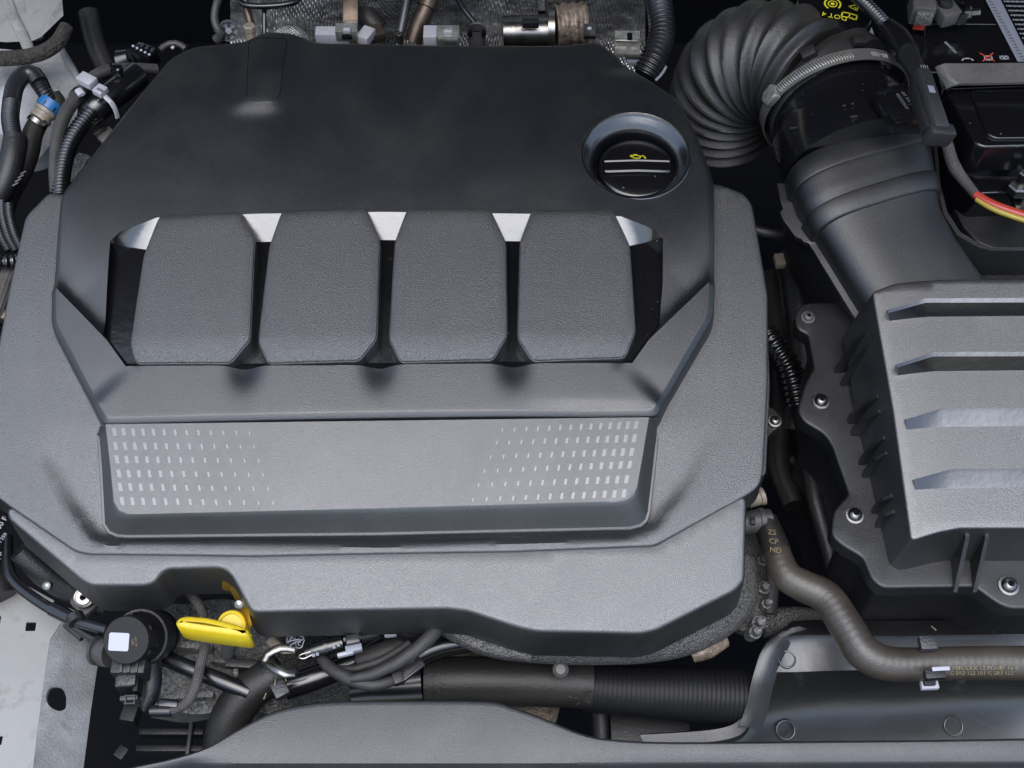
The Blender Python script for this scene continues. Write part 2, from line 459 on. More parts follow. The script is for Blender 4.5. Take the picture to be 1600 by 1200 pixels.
flor_px = [(174, 381), (178, 383), (228, 390), (400, 378), (600, 375), (820, 377), (985, 384), (1018, 377), (1034, 372), (1033, 440), (1028, 506), (986, 563), (800, 565), (500, 568), (199, 568), (163, 521)]
hole = tr(hole_px, T0)
well_c = PH(993, 243, TS); well_r = 85 * mpp(well_c)
wellh = [Vector((well_c.x + well_r * math.cos(a), well_c.y + well_r * math.sin(a))) for a in np.linspace(0, 2 * math.pi, 65)[:-1]]
tab_px = [(389, 62), (449, 60), (438, 148), (428, 160), (396, 161), (385, 150)]
tabh = fillet(ccw(tr(tab_px, TS)), .003)
m, lo, hl = surf([Vector((p.x, p.y)) for p in offs([Vector((p.x, p.y, 0)) for p in top_f], -.0036)], [hole, wellh, tabh], TSa, .0035, lines=[foldL, foldR])
skirt(m, lo, [(0, 0), (.0004, -.0001), (.0009, -.0004), (.0034, -.0024), (.0039, -.0030), (.0042, -.0040), (.0050, -.010), (.006, -.026)])
skirt(m, hl[2], [(0, 0), (0, -.0025)])
m.build('top_shell', 'plastic_satin', ec, smooth=32)
m, lo, _ = surf(offs(tabh, -.0006), [], lambda q: TSa(q) - .0002, .004)
skirt(m, lo, RND(.0003, .0015)); m.build('rear_tab', 'plastic_satin', ec)

def dual(pa, pb, n=8):
    oa, ob = [], []
    for i in range(len(pa)):
        a1, a2, b1, b2 = pa[i], pa[(i + 1) % len(pa)], pb[i], pb[(i + 1) % len(pb)]
        L_ = math.hypot(a2[0] - a1[0], a2[1] - a1[1]); kk = max(1, int(L_ / 14))
        for k in range(kk):
            t = k / kk; oa.append((a1[0] + (a2[0] - a1[0]) * t, a1[1] + (a2[1] - a1[1]) * t)); ob.append((b1[0] + (b2[0] - b1[0]) * t, b1[1] + (b2[1] - b1[1]) * t))
    return oa, ob
# recess the pads stand in
def TSn(x, y): return T0(x, y)
hole_px, flor_px = dual(hole_px, flor_px)
top_l = [Vector((p.x, p.y, TS(p.x, p.y))) for p in tr(hole_px, T0)]
bot_l = [PH(a[0], a[1], T0, -.0095) for a in flor_px]
m = MB()
mid = []
rings = []
for t, lift in ((0, 0), (.05, .0002), (.95, -.0002), (1, 0)):
    rings.append([a.lerp(b, t) for a, b in zip(top_l, bot_l)])
m.loft(rings)
fm, _, _ = surf([Vector((p.x, p.y)) for p in bot_l], [], ah(lambda x, y: T0(x, y) - .0095), .008)
m.build('recess_wall', 'plastic_recess', ec, smooth=25, weld=1e-5); fm.build('recess_floor', 'plastic_gloss', ec)

pads = [[(248, 334), (375, 327), (397, 372), (390, 528), (358, 560), (210, 561), (203, 535), (224, 395)],
        [(440, 326), (570, 320), (593, 372), (588, 527), (560, 557), (417, 561), (403, 530), (421, 380)],
        [(637, 321), (765, 322), (790, 375), (792, 522), (770, 556), (625, 559), (608, 527), (617, 375)],
        [(832, 324), (958, 325), (984, 380), (993, 515), (977, 553), (832, 557), (809, 525), (813, 375)]]
for px in pads:
    hp0 = lambda x, y: H0(x, y) + TOP + .0056
    o = fillet(ccw(tr(px, hp0)), .0035)
    cxp = sum(p.x for p in o) / len(o); yb = max(p.y for p in o); yf = min(p.y for p in o)
    base = o
    inner = offs([Vector((p.x, p.y, 0)) for p in o], -.0009)
    def hp(q, o=o, yb=yb, yf=yf, cxp=cxp):
        d = dist_poly(q, o); z = np.array([hp0(a[0], a[1]) for a in q])
        k = np.clip(1 - d / .0055, 0, 1); z = z - .0011 * k ** 2
        kb = np.clip(1 - (yb - q[:, 1]) / .016, 0, 1); z = z - .0010 * kb ** 2
        kf = np.clip(1 - (q[:, 1] - yf) / .017, 0, 1); z = z - .0036 * kf ** 1.9
        return z - .35 * (q[:, 0] - cxp) ** 2
    m, lo, _ = surf(inner, [], hp, .0028)
    skirt(m, lo, [(0, 0), (.0005, -.0002), (.0008, -.0007), (.0008, -.0014), (.0012, -.0016), (.0014, -.0021), (.0015, -.0032), (.0016, -.021)])
    m.build('raised_pad', 'plastic_pad', ec, smooth=30)

# lower panel with the glossy inlays
panel_px = [(166, 663), (1013, 652), (992, 772), (974, 782), (200, 804), (180, 796)]
p_in = [(165, 663), (1014, 652), (1004, 712), (995, 762), (990, 772), (978, 780), (960, 783), (590, 794), (222, 803), (200, 803), (186, 797), (178, 784), (172, 724)]
p_out = [(154, 664), (1029, 650), (1021, 722), (1012, 800), (1008, 812), (1000, 819), (984, 823), (590, 832), (200, 836), (184, 835), (172, 830), (164, 818), (160, 740)]
hpan = lambda x, y: H0(x, y) + TOP - .030 * (YF - y) - .0004
n_top = max(1, int(math.hypot(1014 - 165, 11) / 14))
p_in, p_out = dual(p_in, p_out)
pin = tr(p_in, hpan)
zb = lambda x, y: H0(x, y) - .0012
pout = [PH(a[0], a[1], zb) for a in p_out]
pin3 = [Vector((p.x, p.y, hpan(p.x, p.y))) for p in pin]
for k in range(n_top + 1):
    pout[k] = Vector((PH(*p_out[k], hpan).x, pin[k].y, pin3[k].z - .003))
m, lo, _ = surf(pin, [], ah(hpan), .0065)
rings = []
for t, bul in ((0, 0), (.08, .0006), (.25, .0009), (.6, .0006), (.9, .0001), (1, 0)):
    rings.append([a.lerp(b, t) + Vector((0, 0, bul if i > n_top else 0)) for i, (a, b) in enumerate(zip(pin3, pout))])
rings.append([p + Vector((0, 0, -.0001)) for p in offs(rings[-1], .0014)])
rings.append([p + Vector((0, 0, -.0004)) for p in offs(rings[-1], .0003)])
rings.append([p + Vector((0, 0, -.012)) for p in rings[-1]])
m.loft(rings)
pan = m.build('lower_panel', 'plastic_panel', ec, smooth=28, weld=1e-5)
# rows of inlays, traced: (first x, first y, last x, last y, count) and the mirrored right group
def inlay_rows(rows, sgn):
    for (xa, ya, xb, yb_, n) in rows:
        for i in range(n):
            t = i / (n - 1)
            # spacing grows away from the edge while the width shrinks
            u = t * (0.80 + 0.20 * t)
            x = xa + (xb - xa) * u; y = ya + (yb_ - ya) * u
            wpx = 6.2 * (1 - t) + 1.6 * t; hpx = 12.5 * (1 - t) + 6.0 * t
            y += 0
            lean = sgn * 2.2 * (hpx / 12)
            q = [(x - wpx / 2 - lean / 2, y - hpx / 2), (x + wpx / 2 - lean / 2, y - hpx / 2), (x + wpx / 2 + lean / 2, y + hpx / 2), (x - wpx / 2 + lean / 2, y + hpx / 2)]
            tp = [PH(a, b, hpan, .00018) for a, b in q]
            mm = MB(); bt = [p - Vector((0, 0, .0006)) for p in tp]
            mm.loft([bt, tp], True, False, True)
            mm.build('inlay', 'inlay', pan, weld=0)
inlay_rows([(179, 675, 390, 677, 13), (181, 697, 397, 698, 13), (183, 718, 404, 720, 13), (186, 740, 411, 742, 13), (188, 761, 419, 764, 13), (191, 783, 427, 786, 13)], 1)
inlay_rows([(994, 664, 785, 672, 14), (991, 685, 776, 692, 14), (987, 706, 767, 714, 14), (984, 726, 757, 736, 14), (979, 749, 748, 758, 14), (975, 771, 739, 781, 14)], -1)

# textured base rim
base_px = [(78, 302), (43, 338), (20, 440), (0, 545), (-22, 620), (-34, 700), (-26, 758), (0, 774), (20, 789), (120, 857), (140, 861), (400, 864), (800, 857), (1022, 848), (1168, 768), (1184, 755), (1189, 735), (1196, 600), (1196, 460), (1186, 400), (1172, 318), (1160, 303), (1118, 288), (1000, 300), (600, 330), (200, 320)]
cre_px = [(74, 290), (54, 480), (50, 640), (58, 720), (100, 795), (138, 846), (170, 853), (600, 856), (980, 846), (1030, 828), (1085, 760), (1122, 690), (1138, 600), (1142, 480), (1136, 280)]
cre = tr(cre_px, H0)
crep = cre + [Vector((cre[-1].x, cre[-1].y + .02)), Vector((cre[0].x, cre[0].y + .02))]
def hbase(q):
    z = np.array([H0(a[0], a[1]) for a in q]); ins = pip(q, crep); d = dist_poly(q, cre, False)
    yb = np.clip((-q[:, 1] - .02) / .075, 0, 1)
    k = .06 + .80 * yb ** 1.6
    dd = np.where(ins, d, 0); lim = .010
    prof = np.where(dd < lim, dd, lim + (dd - lim) * .15)
    e = np.minimum(dd / .004, 1)
    z = z - k * prof * e
    x = q[:, 0]
    return z
base_o = fillet(ccw(tr(base_px, H0)), .004)
m, lo, _ = surf(base_o, [], hbase, .0038, lines=[cre])
skirt(m, lo, [(0, 0), (.0006, -.0002), (.0012, -.0006), (.0016, -.0013), (.0017, -.0022), (.0019, -.006), (.0028, -.020)])
m.build('base_shell', 'plastic_grain', ec, smooth=40)
# lower lip showing along the right side
m = plate([(1184, 480), (1196, 470), (1201, 600), (1195, 738), (1185, 745)], -.030, .02, rf=.002); m.build('side_lip', 'plastic_grain', ec)

# smooth front apron
apr_px = [(16, 795), (118, 864), (140, 868), (400, 871), (800, 864), (1025, 855), (1161, 777), (1158, 903), (1145, 917), (1024, 978), (1000, 983), (842, 980), (812, 974), (732, 948), (700, 944), (396, 950), (367, 896), (355, 884), (340, 880), (262, 882), (250, 888), (238, 904), (225, 908), (144, 908), (130, 901), (18, 806)]
def hap(x, y):
    d = -.112 - y
    return H0(x, y) - .0012 - (.7 * max(0, d - .02) ** 2) 
apr_o = fillet(ccw(tr(apr_px, hap)), [.003] * len(apr_px))
apr_o = fillet(ccw(apr_o), .0015, 2)
m, lo, _ = surf(apr_o, [], ah(hap), .006)
skirt(m, lo, [(0, 0), (.0008, -.0002), (.0016, -.0008), (.0022, -.0017), (.0025, -.003), (.0030, -.010), (.0042, -.036), (.0022, -.0362), (.001, -.012)])
m.build('front_apron', 'plastic_apron', ec, smooth=50)

# oil filler well (dish) and cap
m = MB(); c = well_c.copy(); ax = Vector((0, -.06, 1)).normalized()
m.lathe(c, ax, [(r_ * well_r / .0345, z_) for r_, z_ in [(.0352, -.0012), (.0352, .0004), (.0346, .0009), (.0338, .0006), (.0333, -.0004), (.0325, -.0012), (.0300, -.0034), (.0275, -.0062), (.0266, -.0082), (.0262, -.0110), (.0260, -.03), (.001, -.03)]], 64, cap=False)
m.build('filler_well', 'plastic_recess', ec, smooth=40)
oc = P(995, 262, c.z - .0110); CS = 61 * mpp(oc) / .0243
cap = thing('oil_filler_cap', 'round black oil filler cap with a yellow oil can symbol', 'oil cap', oc - Vector((0, 0, .012)))
m = MB(); m.lathe(oc, (0, -.04, 1), [(r_ * CS, z_) for r_, z_ in [(.0243, -.018), (.0243, -.0036), (.0240, -.0018), (.0230, -.0006), (.0212, .0002), (.0150, .0012), (.001, .0016)]], 48, cap=False)
m.build('cap_body', 'plastic_gloss', cap)
m = MB()
prof = [(.0078, .0002), (.0072, .0036), (.0064, .0044), (.0022, .0046), (.0014, .0040), (.0004, .0046), (-.0058, .0044), (-.0068, .0036), (-.0080, -.0004)]
rings = []
for x, k in ((-.0208, .78), (-.0202, .93), (-.0190, 1), (0, 1.0), (.0190, 1), (.0202, .93), (.0208, .78)):
    rings.append([oc + Vector((x * CS, py_ * k * CS + .0008, pz * (1 if k > .8 else .3) - 2.6 * x * x)) for py_, pz in prof])
m.loft(rings, False); m.build('grip_bar', 'plastic_gloss', cap, smooth=25)
# oil can symbol
sy = MB(); o0 = PH(995, 245, lambda x, y: oc.z + .0052)
def flat(poly, c, sc, ang=0, zz=.0): 
    mm = rotz(ang); return [c + mm @ Vector((a * sc, b * sc, zz)) for a, b in poly]
def strip(mb, pts, wd, c, sc, mm=None):
    mm = mm or Matrix.Identity(3)
    for a, b in zip(pts[:-1], pts[1:]):
        a, b = Vector((*a, 0)), Vector((*b, 0)); d = (b - a).normalized(); n = Vector((-d.y, d.x, 0)) * wd / 2; a = a - d * wd * .4; b = b + d * wd * .4
        q = [a - n, b - n, b + n, a + n]
        mb.add([c + mm @ (k * sc) for k in q], [[0, 1, 2, 3]])
strip(sy, [(-2.2, .9), (-2.0, -.9), (1.6, -.9), (2.2, .3), (3.6, 1.0), (3.8, .2)], .42, o0, .00125)
strip(sy, [(-2.2, .9), (1.0, .9), (2.2, .3)], .42, o0, .00125)
strip(sy, [(-.8, .9), (-.8, 1.7)], .5, o0, .00125); strip(sy, [(-1.7, 1.7), (.2, 1.7)], .42, o0, .00125)
strip(sy, [(-2.2, .8), (-3.4, 1.2), (-3.2, .0), (-2.0, -.2)], .5, o0, .00125)
strip(sy, [(4.4, -.2), (4.5, -.9)], .7, o0, .00125)
sy.build('oil_symbol', 'print_yellow', cap, weld=0)

# ================================================================== air filter box and intake (right side)
def tubeobj(name, mat, pts, parent=None, label=None, seg=16, step=.004, corr=None, sq=1.0, r=None):
    ps, rs = T(pts)
    if r is not None: rs = [r] * len(ps)
    return MB().tube(ps, rs, seg, step, corr, sq).build(name, mat, parent, label)
def hose(name, label, cat, mat, pts, group=None, **k):
    o = tubeobj(name, mat, pts, **k); return tag(o, label, cat, group)
def screw(name, label, px, py, z, rpx, mat='steel', parent=None, group=None, ax=(0, -.1, 1), washer=True, dome=True):
    p = P(px, py, z); r = rpx * mpp(p)
    if parent is None: t = thing(name, label, 'screw', p - Vector((0, 0, .003)), group)
    else: t = parent
    A = Vector(ax).normalized()
    hd = MB(); 
    if dome: hd.lathe(p, A, [(r * .74, -r * .3), (r * .74, 0), (r * .68, r * .25), (r * .5, r * .45), (r * .3, r * .52), (r * .27, r * .18), (.0001, r * .16)], 24, cap=False)
    else: hd.lathe(p, A, [(r * .8, -r * .3), (r * .8, r * .35), (r * .74, r * .42), (r * .34, r * .42), (r * .3, r * .1), (.0001, r * .1)], 24, cap=False)
    if parent is None:
        hd.build('screw_head', mat, t)
        if washer: MB().lathe(p - A * r * .15, A, [(r, -r * .2), (r, -.02 * r), (r * .96, .06 * r), (r * .72, .08 * r)], 28, cap=False).build('washer', mat, t)
    else: hd.build('screw_head', mat, parent)
    # six-point recess mark
    st = MB(); u = Vector((1, 0, 0)); v = A.cross(u).normalized(); u = v.cross(A)
    pts = []
    for k in range(12):
        a = math.pi * k / 6; rr = r * (.34 if k % 2 else .22); pts.append(p + A * r * (.50 if dome else .43) + (u * math.cos(a) + v * math.sin(a)) * rr)
    st.add(pts, [list(range(12))]); st.build('drive_recess', 'void', t)
    return t

ab = thing('air_filter_box', 'black plastic air filter box with ribbed lid beside the engine cover', 'air filter box', P(1480, 760, -.16))
LS = .17; LZ = .018
hl_ = lambda x, y: LZ + LS * y - 1.2 * max(0, .262 - x) ** 2
hla = ah(hl_)
lid_px = [(1366, 457), (1400, 444), (1470, 438), (1780, 438), (1780, 822), (1500, 822), (1468, 828), (1426, 841), (1398, 640)]
lo2 = ccw(tr(lid_px, hl_)); lo2 = fillet(lo2, .002, 3)
m, lo, _ = surf(lo2, [], hla, .006)
fz = -.046
wall = [(0, 0), (.0005, -.0002), (.0010, -.0008), (.0012, -.0016), (.0055, -.030), (.0085, -.050)]
skirt(m, lo, wall)
m.build('lid', 'plastic_lid', ab, smooth=32)
# ribs on the lid: slim bars with a sloped front face
for (x0, y0, x1, y1, x2, y2, dy) in [(1386, 484, 1446, 466, 1780, 465, 30), (1400, 569, 1458, 550, 1780, 549, 31), (1413, 655, 1472, 638, 1780, 637, 32), (1426, 749, 1486, 733, 1780, 731, 33)]:
    RH = .0095 if y0 < 600 else .0040
    hr = lambda x, y: hl_(x, y) + RH
    bk = [PH(a, b, hl_, -.0004) for a, b in ((x0 - 1, y0 + 1), (x1, y1 + 4), (x2, y2 + 4))]
    tpb = [PH(a, b, hr) for a, b in ((x0 + 2, y0 + .5), (x1, y1), (x2, y2))]
    tpf = [PH(a, b, hr, -.0011) for a, b in ((x0 + 3, y0 + 5), (x1, y1 + 7), (x2, y2 + 7))]
    fr = [PH(a, b, hl_, -.0004) for a, b in ((x0 + 4, y0 + 18), (x1 + 4, y1 + dy), (x2, y2 + dy - 2))]
    def sub(l):
        out = []
        for a, b in zip(l[:-1], l[1:]): out += [a.lerp(b, k / 5) for k in range(5)]
        return out + [l[-1]]
    mb = MB(); rows = [sub(bk), sub(tpb), sub(tpf), sub(fr)]
    mb.loft(rows, closed=False)
    n0 = len(mb.v); mb.add([r_[0] for r_ in rows], [[0, 1, 2, 3]])
    mb.build('lid_rib', 'plastic_recess', ab, smooth=12)
# flange
fl_px = [(1258, 476), (1246, 490), (1248, 512), (1266, 520), (1276, 575), (1262, 600), (1250, 640), (1258, 655), (1290, 674), (1303, 692), (1331, 772), (1320, 784), (1306, 800), (1303, 834), (1318, 848), (1352, 868), (1366, 903), (1380, 914), (1524, 912), (1560, 938), (1578, 946), (1780, 946), (1780, 560), (1480, 470)]
hf = lambda x, y: LZ - .0098 - .02 * y - .044
m = plate(fl_px, 0, .012, rf=.004, edge=.0018, h=ah(hf), step=.012); m.build('flange', 'plastic_airbox', ab, smooth=40)
lb_px = [(1270, 530), (1285, 600), (1272, 640), (1312, 690), (1340, 776), (1322, 834), (1362, 862), (1378, 908), (1522, 906), (1566, 936), (1780, 940), (1780, 600), (1500, 500)]
m = plate(lb_px, 0, .16, rf=.004, edge=.0005, draft=-.004, h=ah(lambda x, y: hf(x, y) - .011), step=.02); m.build('lower_housing', 'plastic_dark', ab)
# gussets between wall and flange, in pairs
for (xa, ya, xb, yb_) in [(1291, 583, 1357, 512), (1302, 604, 1361, 535), (1311, 655, 1372, 617), (1317, 674, 1375, 640), (1331, 724, 1382, 681), (1337, 743, 1386, 705), (1353, 797, 1395, 772), (1359, 818, 1398, 797)]:
    a0 = PH(xa, ya, hf, .0004); b0 = PH(xb, yb_, hl_, -.016); c0 = PH(xb + 12, yb_ + 34, hf, .0004)
    d = Vector((0, -.0022, 0)); a0 = a0.lerp(Vector((b0.x, b0.y, a0.z)), .30)
    mb = MB(); f1 = [a0, a0 + Vector((.0004, .001, .006)), a0.lerp(b0, .6) + Vector((-.002, 0, .004)), b0 + Vector((-.0012, 0, 0)), b0 + Vector((.012, 0, 0)), Vector((c0.x, b0.y, a0.z))]
    mb.loft([f1, [p + d for p in f1]], True, True, True); mb.build('wall_gusset', 'plastic_airbox', ab, smooth=20)
for xa in (1512, 1543):
    w0 = PH(xa, 824, hl_); zf = PH(xa, 896, hf).z
    f1 = [w0 + Vector((0, -.0030, -.006)), w0 + Vector((0, -.0045, -.008)), Vector((w0.x - .003, w0.y - .026, zf)), Vector((w0.x, w0.y + .004, zf)), w0 + Vector((0, .004, -.006))]
    MB().loft([f1, [p + Vector((.0024, 0, 0)) for p in f1]], True, True, True).build('front_gusset', 'plastic_airbox', ab, smooth=20)
for k, (sx, sy_, lab) in enumerate([(1283, 626, 'chrome lid screw at the middle left of the air filter box flange'), (1336, 804, 'chrome lid screw at the lower left corner of the air filter box'), (1577, 914, 'chrome lid screw at the front edge of the air filter box'), (1263, 495, 'small dark screw beside the intake duct on the air box bracket')]):
    q = PH(sx, sy_, hf, .0015); screw('lid_screw', lab, sx, sy_, q.z, [14, 15, 17, 11][k], 'steel' if k < 3 else 'steel_grey', group='air box lid screws')

# intake duct from the air flow sensor to the box
ds = [(1338, 262, -.012, 108, 116), (1343, 285, -.012, 110, 117), (1352, 318, -.013, 108, 113), (1368, 352, -.014, 102, 106), (1392, 400, -.018, 98, 101), (1418, 440, -.022, 97, 99), (1442, 486, -.028, 98, 98)]
def duct_ring(px, py, z, r, seg=40, tilt=0, grow=0.0, pts=None):
    c_ = P(px, py, z); k = mpp(c_); rr = r * k + grow
    ax = Vector((.34, -.92, -.10)).normalized(); side = ax.cross(Vector((0, 0, 1))).normalized(); upv = side.cross(ax)
    if upv.z < 0: upv = -upv
    out = []
    for j in range(seg):
        a = 2 * math.pi * j / seg; ca, sa = math.cos(a), math.sin(a)
        e = .72; f = (abs(ca) ** (2 / e * .62) , abs(sa))
        out.append(c_ + side * (math.copysign(abs(ca) ** .60, ca) * rr) + upv * (math.copysign(abs(sa) ** .62, sa) * rr * .60))
    return out
dpts = [(1335, 252, -.006, 118), (1342, 284, -.007, 119), (1350, 312, -.009, 116), (1356, 326, -.010, 112), (1366, 350, -.012, 105), (1376, 374, -.014, 100), (1402, 420, -.019, 98), (1440, 478, -.026, 100), (1470, 530, -.032, 104)]
du = thing('intake_duct', 'black grained air intake duct running into the filter box lid', 'air duct', P(1400, 400, -.06))
rings = [duct_ring(*dpts[0])]
for i in range(len(dpts) - 1):
    for k in range(1, 5):
        t = k / 4; rings.append(duct_ring(*[dpts[i][j] + (dpts[i + 1][j] - dpts[i][j]) * t for j in range(4)]))
m = MB(); m.loft(rings, True, True, False); m.build('duct_body', 'plastic_airbox', du, smooth=40)
def at_d(t):
    i = min(int(t), len(dpts) - 2); f = t - i
    return [dpts[i][j] + (dpts[i + 1][j] - dpts[i][j]) * f for j in range(4)]
m = MB(); m.loft([duct_ring(*at_d(t), grow=g) for t, g in ((2.9, 0), (2.93, .0018), (3.05, .0026), (3.9, .0026), (4.0, .0018), (4.04, 0))]); m.build('step_band', 'plastic_airbox', du, smooth=40)
m = MB(); m.loft([duct_ring(*at_d(t), grow=g) for t, g in ((0.0, -.002), (0.0, .0016), (0.1, .0024), (.9, .0024), (1.0, .0016), (1.04, 0))]); m.build('collar', 'plastic_airbox', du, smooth=40)
# side flange with a seam running down the left of the duct
rows = [[], [], [], []]
for t in np.linspace(0.1, 7.2, 40):
    rg = duct_ring(*at_d(float(t)), grow=.0026 if t < 4 else .0); q = min(rg, key=lambda p: p.x) ; kx = .0075 if 1.4 < t < 3.6 else .0045
    rows[0].append(q + Vector((.004, 0, .0012))); rows[1].append(q + Vector((-kx, 0, .0008))); rows[2].append(q + Vector((-kx, 0, -.0022))); rows[3].append(q + Vector((.004, 0, -.0030)))
MB().loft(rows, closed=False).build('seam_flange', 'plastic_airbox', du, smooth=25)
rows = []
for t in np.linspace(0.3, 7.0, 24):
    rg = duct_ring(*at_d(float(t))); q = min(rg, key=lambda p: p.x); rows.append([q + Vector((.001, 0, -.002)), q + Vector((.002, 0, -.03)), q + Vector((.012, .004, -.075))])
MB().loft(rows, closed=False).build('duct_lower_wall', 'plastic_dark', du, smooth=50)
a0 = P(1252, 334, -.018); b0 = P(1296, 344, -.020)
MB().tube([a0, b0], .0022, 8).build('clip_rail', 'plastic_airbox', du)

# black glossy sensor housing
hc0 = P(1302, 160, .002); hc1 = P(1338, 258, -.004); hax = (hc1 - hc0).normalized(); hr_ = 116 * mpp(hc1)
mh = thing('airflow_sensor_housing', 'glossy black airflow sensor housing between bellows hose and duct', 'sensor housing', hc1 - Vector((0, 0, .05)))
LN = (hc1 - hc0).length
MB().lathe(hc0, hax, [(hr_ * .90, 0), (hr_ * .90, LN * .36), (hr_ * .965, LN * .38), (hr_ * .965, LN * .44), (hr_ * .975, LN * .46), (hr_ * .99, LN)], 64).build('housing_body', 'plastic_gloss', mh)
def on_h(px, py, up_=0.0):                              # point on the housing cylinder seen at that pixel
    d = ray(px, py).normalized(); o_ = CAM - hc0; a_ = d - hax * d.dot(hax); b_ = o_ - hax * o_.dot(hax)
    A_, B_, C_ = a_.dot(a_), 2 * a_.dot(b_), b_.dot(b_) - (hr_ + up_) ** 2
    di = max(0, B_ * B_ - 4 * A_ * C_); return CAM + d * ((-B_ - math.sqrt(di)) / (2 * A_))
for (x, y, l_) in ((1319, 165, 5), (1332, 162, 4), (1334, 182, 12), (1240, 200, 12)):
    q = on_h(x, y, .0006); MB().box(q, (l_ * mpp(q), .0010, .0012), rotz(12), .0002).build('moulded_mark', 'plastic_grey', mh)
# sensor insert with printed numbers
sc_ = P(1402, 170, .054); sm_ = axes(Vector((.36, -.92, -.05)), Vector((.1, -.1, 1)))
si = thing('airflow_sensor', 'rectangular black airflow sensor plugged into the glossy housing', 'sensor', sc_ - Vector((0, 0, .02)))
MB().box(sc_, (.0300, .0230, .010), sm_, .001).build('sensor_body', 'plastic_gloss', si)
for d_ in (-.0135, .0135):
    MB().box(sc_ + sm_ @ Vector((d_, -.001, .0052)), (.0016, .021, .0030), sm_, .0004).build('edge_ridge', 'plastic_gloss', si)
MB().box(sc_ + sm_ @ Vector((0, .007, .0055)), (.020, .006, .0016), sm_, .0004).build('raised_pad', 'plastic_gloss', si)
tm = Matrix((sm_ @ Vector((-1, 0, 0)), sm_ @ Vector((0, -1, 0)), sm_ @ Vector((0, 0, 1)))).transposed()
tm = Matrix((sm_.col[0], sm_.col[1] * -1 if False else sm_.col[1], sm_.col[2])).transposed()
text('6SS2223CX', .0030, sc_ + sm_ @ Vector((-.001, -.0025, .0054)), 'print_grey', si, tm)
text('*N 3/4-16-2', .0036, sc_ + sm_ @ Vector((.000, -.0072, .0054)), 'print_grey', si, tm)

# corrugated bellows hose
bp = [(1296, 148, .001, 109), (1267, 124, .002, 88), (1230, 100, .000, 94), (1188, 96, -.010, 95), (1150, 114, -.030, 90), (1132, 150, -.060, 86), (1128, 200, -.100, 84)]
ps, rs = T(bp)
be = thing('bellows_hose', 'fat corrugated black rubber intake hose curving behind the engine cover', 'air hose', ps[3] - Vector((0, 0, .06)))
MB().tube(ps[1:], rs[1:], 48, corr=(.0116, .13, .8)).build('corrugated_tube', 'rubber_bellows', be, smooth=60)
MB().tube([ps[0] + (ps[0] - ps[1]) * .25, ps[0], ps[0].lerp(ps[1], .55), ps[1]], [rs[0] * .99, rs[0] * 1.0, rs[0] * .985, rs[1] * .97], 48, .002).build('cuff', 'rubber_bellows', be, smooth=60)
cdir = (ps[0] - ps[1]).normalized(); cdir = hax
def ring_at(c_, ax_, r_, a0_, a1_, n):                  # points round the hose
    u = ax_.cross(Vector((0, 0, 1))).normalized(); v = u.cross(ax_)
    if v.z < 0: v = -v
    return [c_ + (u * math.cos(a) + v * math.sin(a)) * r_ for a in np.linspace(a0_, a1_, n)]
for aa in (1.05, 1.75):                                 # locating lugs on the cuff
    q = ring_at(hc0 - hax * .012, hax, hr_ * .98, aa, aa, 1)[0]; nv = (q - hc0 + hax * .012).normalized()
    MB().box(q, (.008, .010, .006), axes(hax, nv), .001).build('cuff_lug', 'rubber', be)
# worm drive clamp
cl = thing('hose_clamp', 'zinc worm drive hose clamp on the bellows hose end', 'hose clamp', hc0 - Vector((0, 0, .05)))
cc_ = hc0 + hax * .0015; cr_ = hr_ * 1.005
MB().lathe(cc_, hax, [(cr_, -.0048), (cr_ + .0009, -.0048), (cr_ + .0009, .0048), (cr_, .0048), (cr_, -.0048)], 72, cap=False).build('band', 'steel_grey', cl, smooth=30)
u_ = hax.cross(Vector((0, 0, 1))).normalized(); v_ = u_.cross(hax); v_ = v_ if v_.z > 0 else -v_
def cpt(a, up_=0, along=0): return cc_ + (u_ * math.cos(a) + v_ * math.sin(a)) * (cr_ + up_) + hax * along
sgn = -1 if cpt(0).x > cc_.x else 1                      # measure angles from the left side
ang = lambda t: t if cpt(0).x < cc_.x else math.pi - t
for k in range(30):                                     # thread teeth of the clamp band
    a = ang(R(30 + k * 2.0)); q = cpt(a, .0015); nv = (q - cc_).normalized()
    MB().box(q, (.0072, .00115, .0022), axes(hax + nv.cross(hax) * .35, nv), .0003).build('band_tooth', 'clamp_zinc', cl)
q = cpt(ang(R(22)), .0035); nv = (q - cc_).normalized(); tv = hax.cross(nv)
MB().lathe(q - tv * .006, tv, [(.0040, 0), (.0040, .010), (.0032, .012), (.0001, .012)], 20).build('worm_screw', 'clamp_zinc', cl)
MB().box(q - nv * .001, (.0115, .0105, .0055), axes(hax, nv), .001).build('worm_housing', 'clamp_zinc', cl)
q = cpt(ang(R(112)), .0010); nv = (q - cc_).normalized(); am = axes(-(hax.cross(nv)) if (hax.cross(nv)).x > 0 else hax.cross(nv), nv)
text('80-100', .0052, q, 'print_white', cl, Matrix((am.col[0], -(am.col[0].cross(nv)) , nv)).transposed() if False else Matrix((am.col[0], nv.cross(am.col[0]), nv)).transposed())

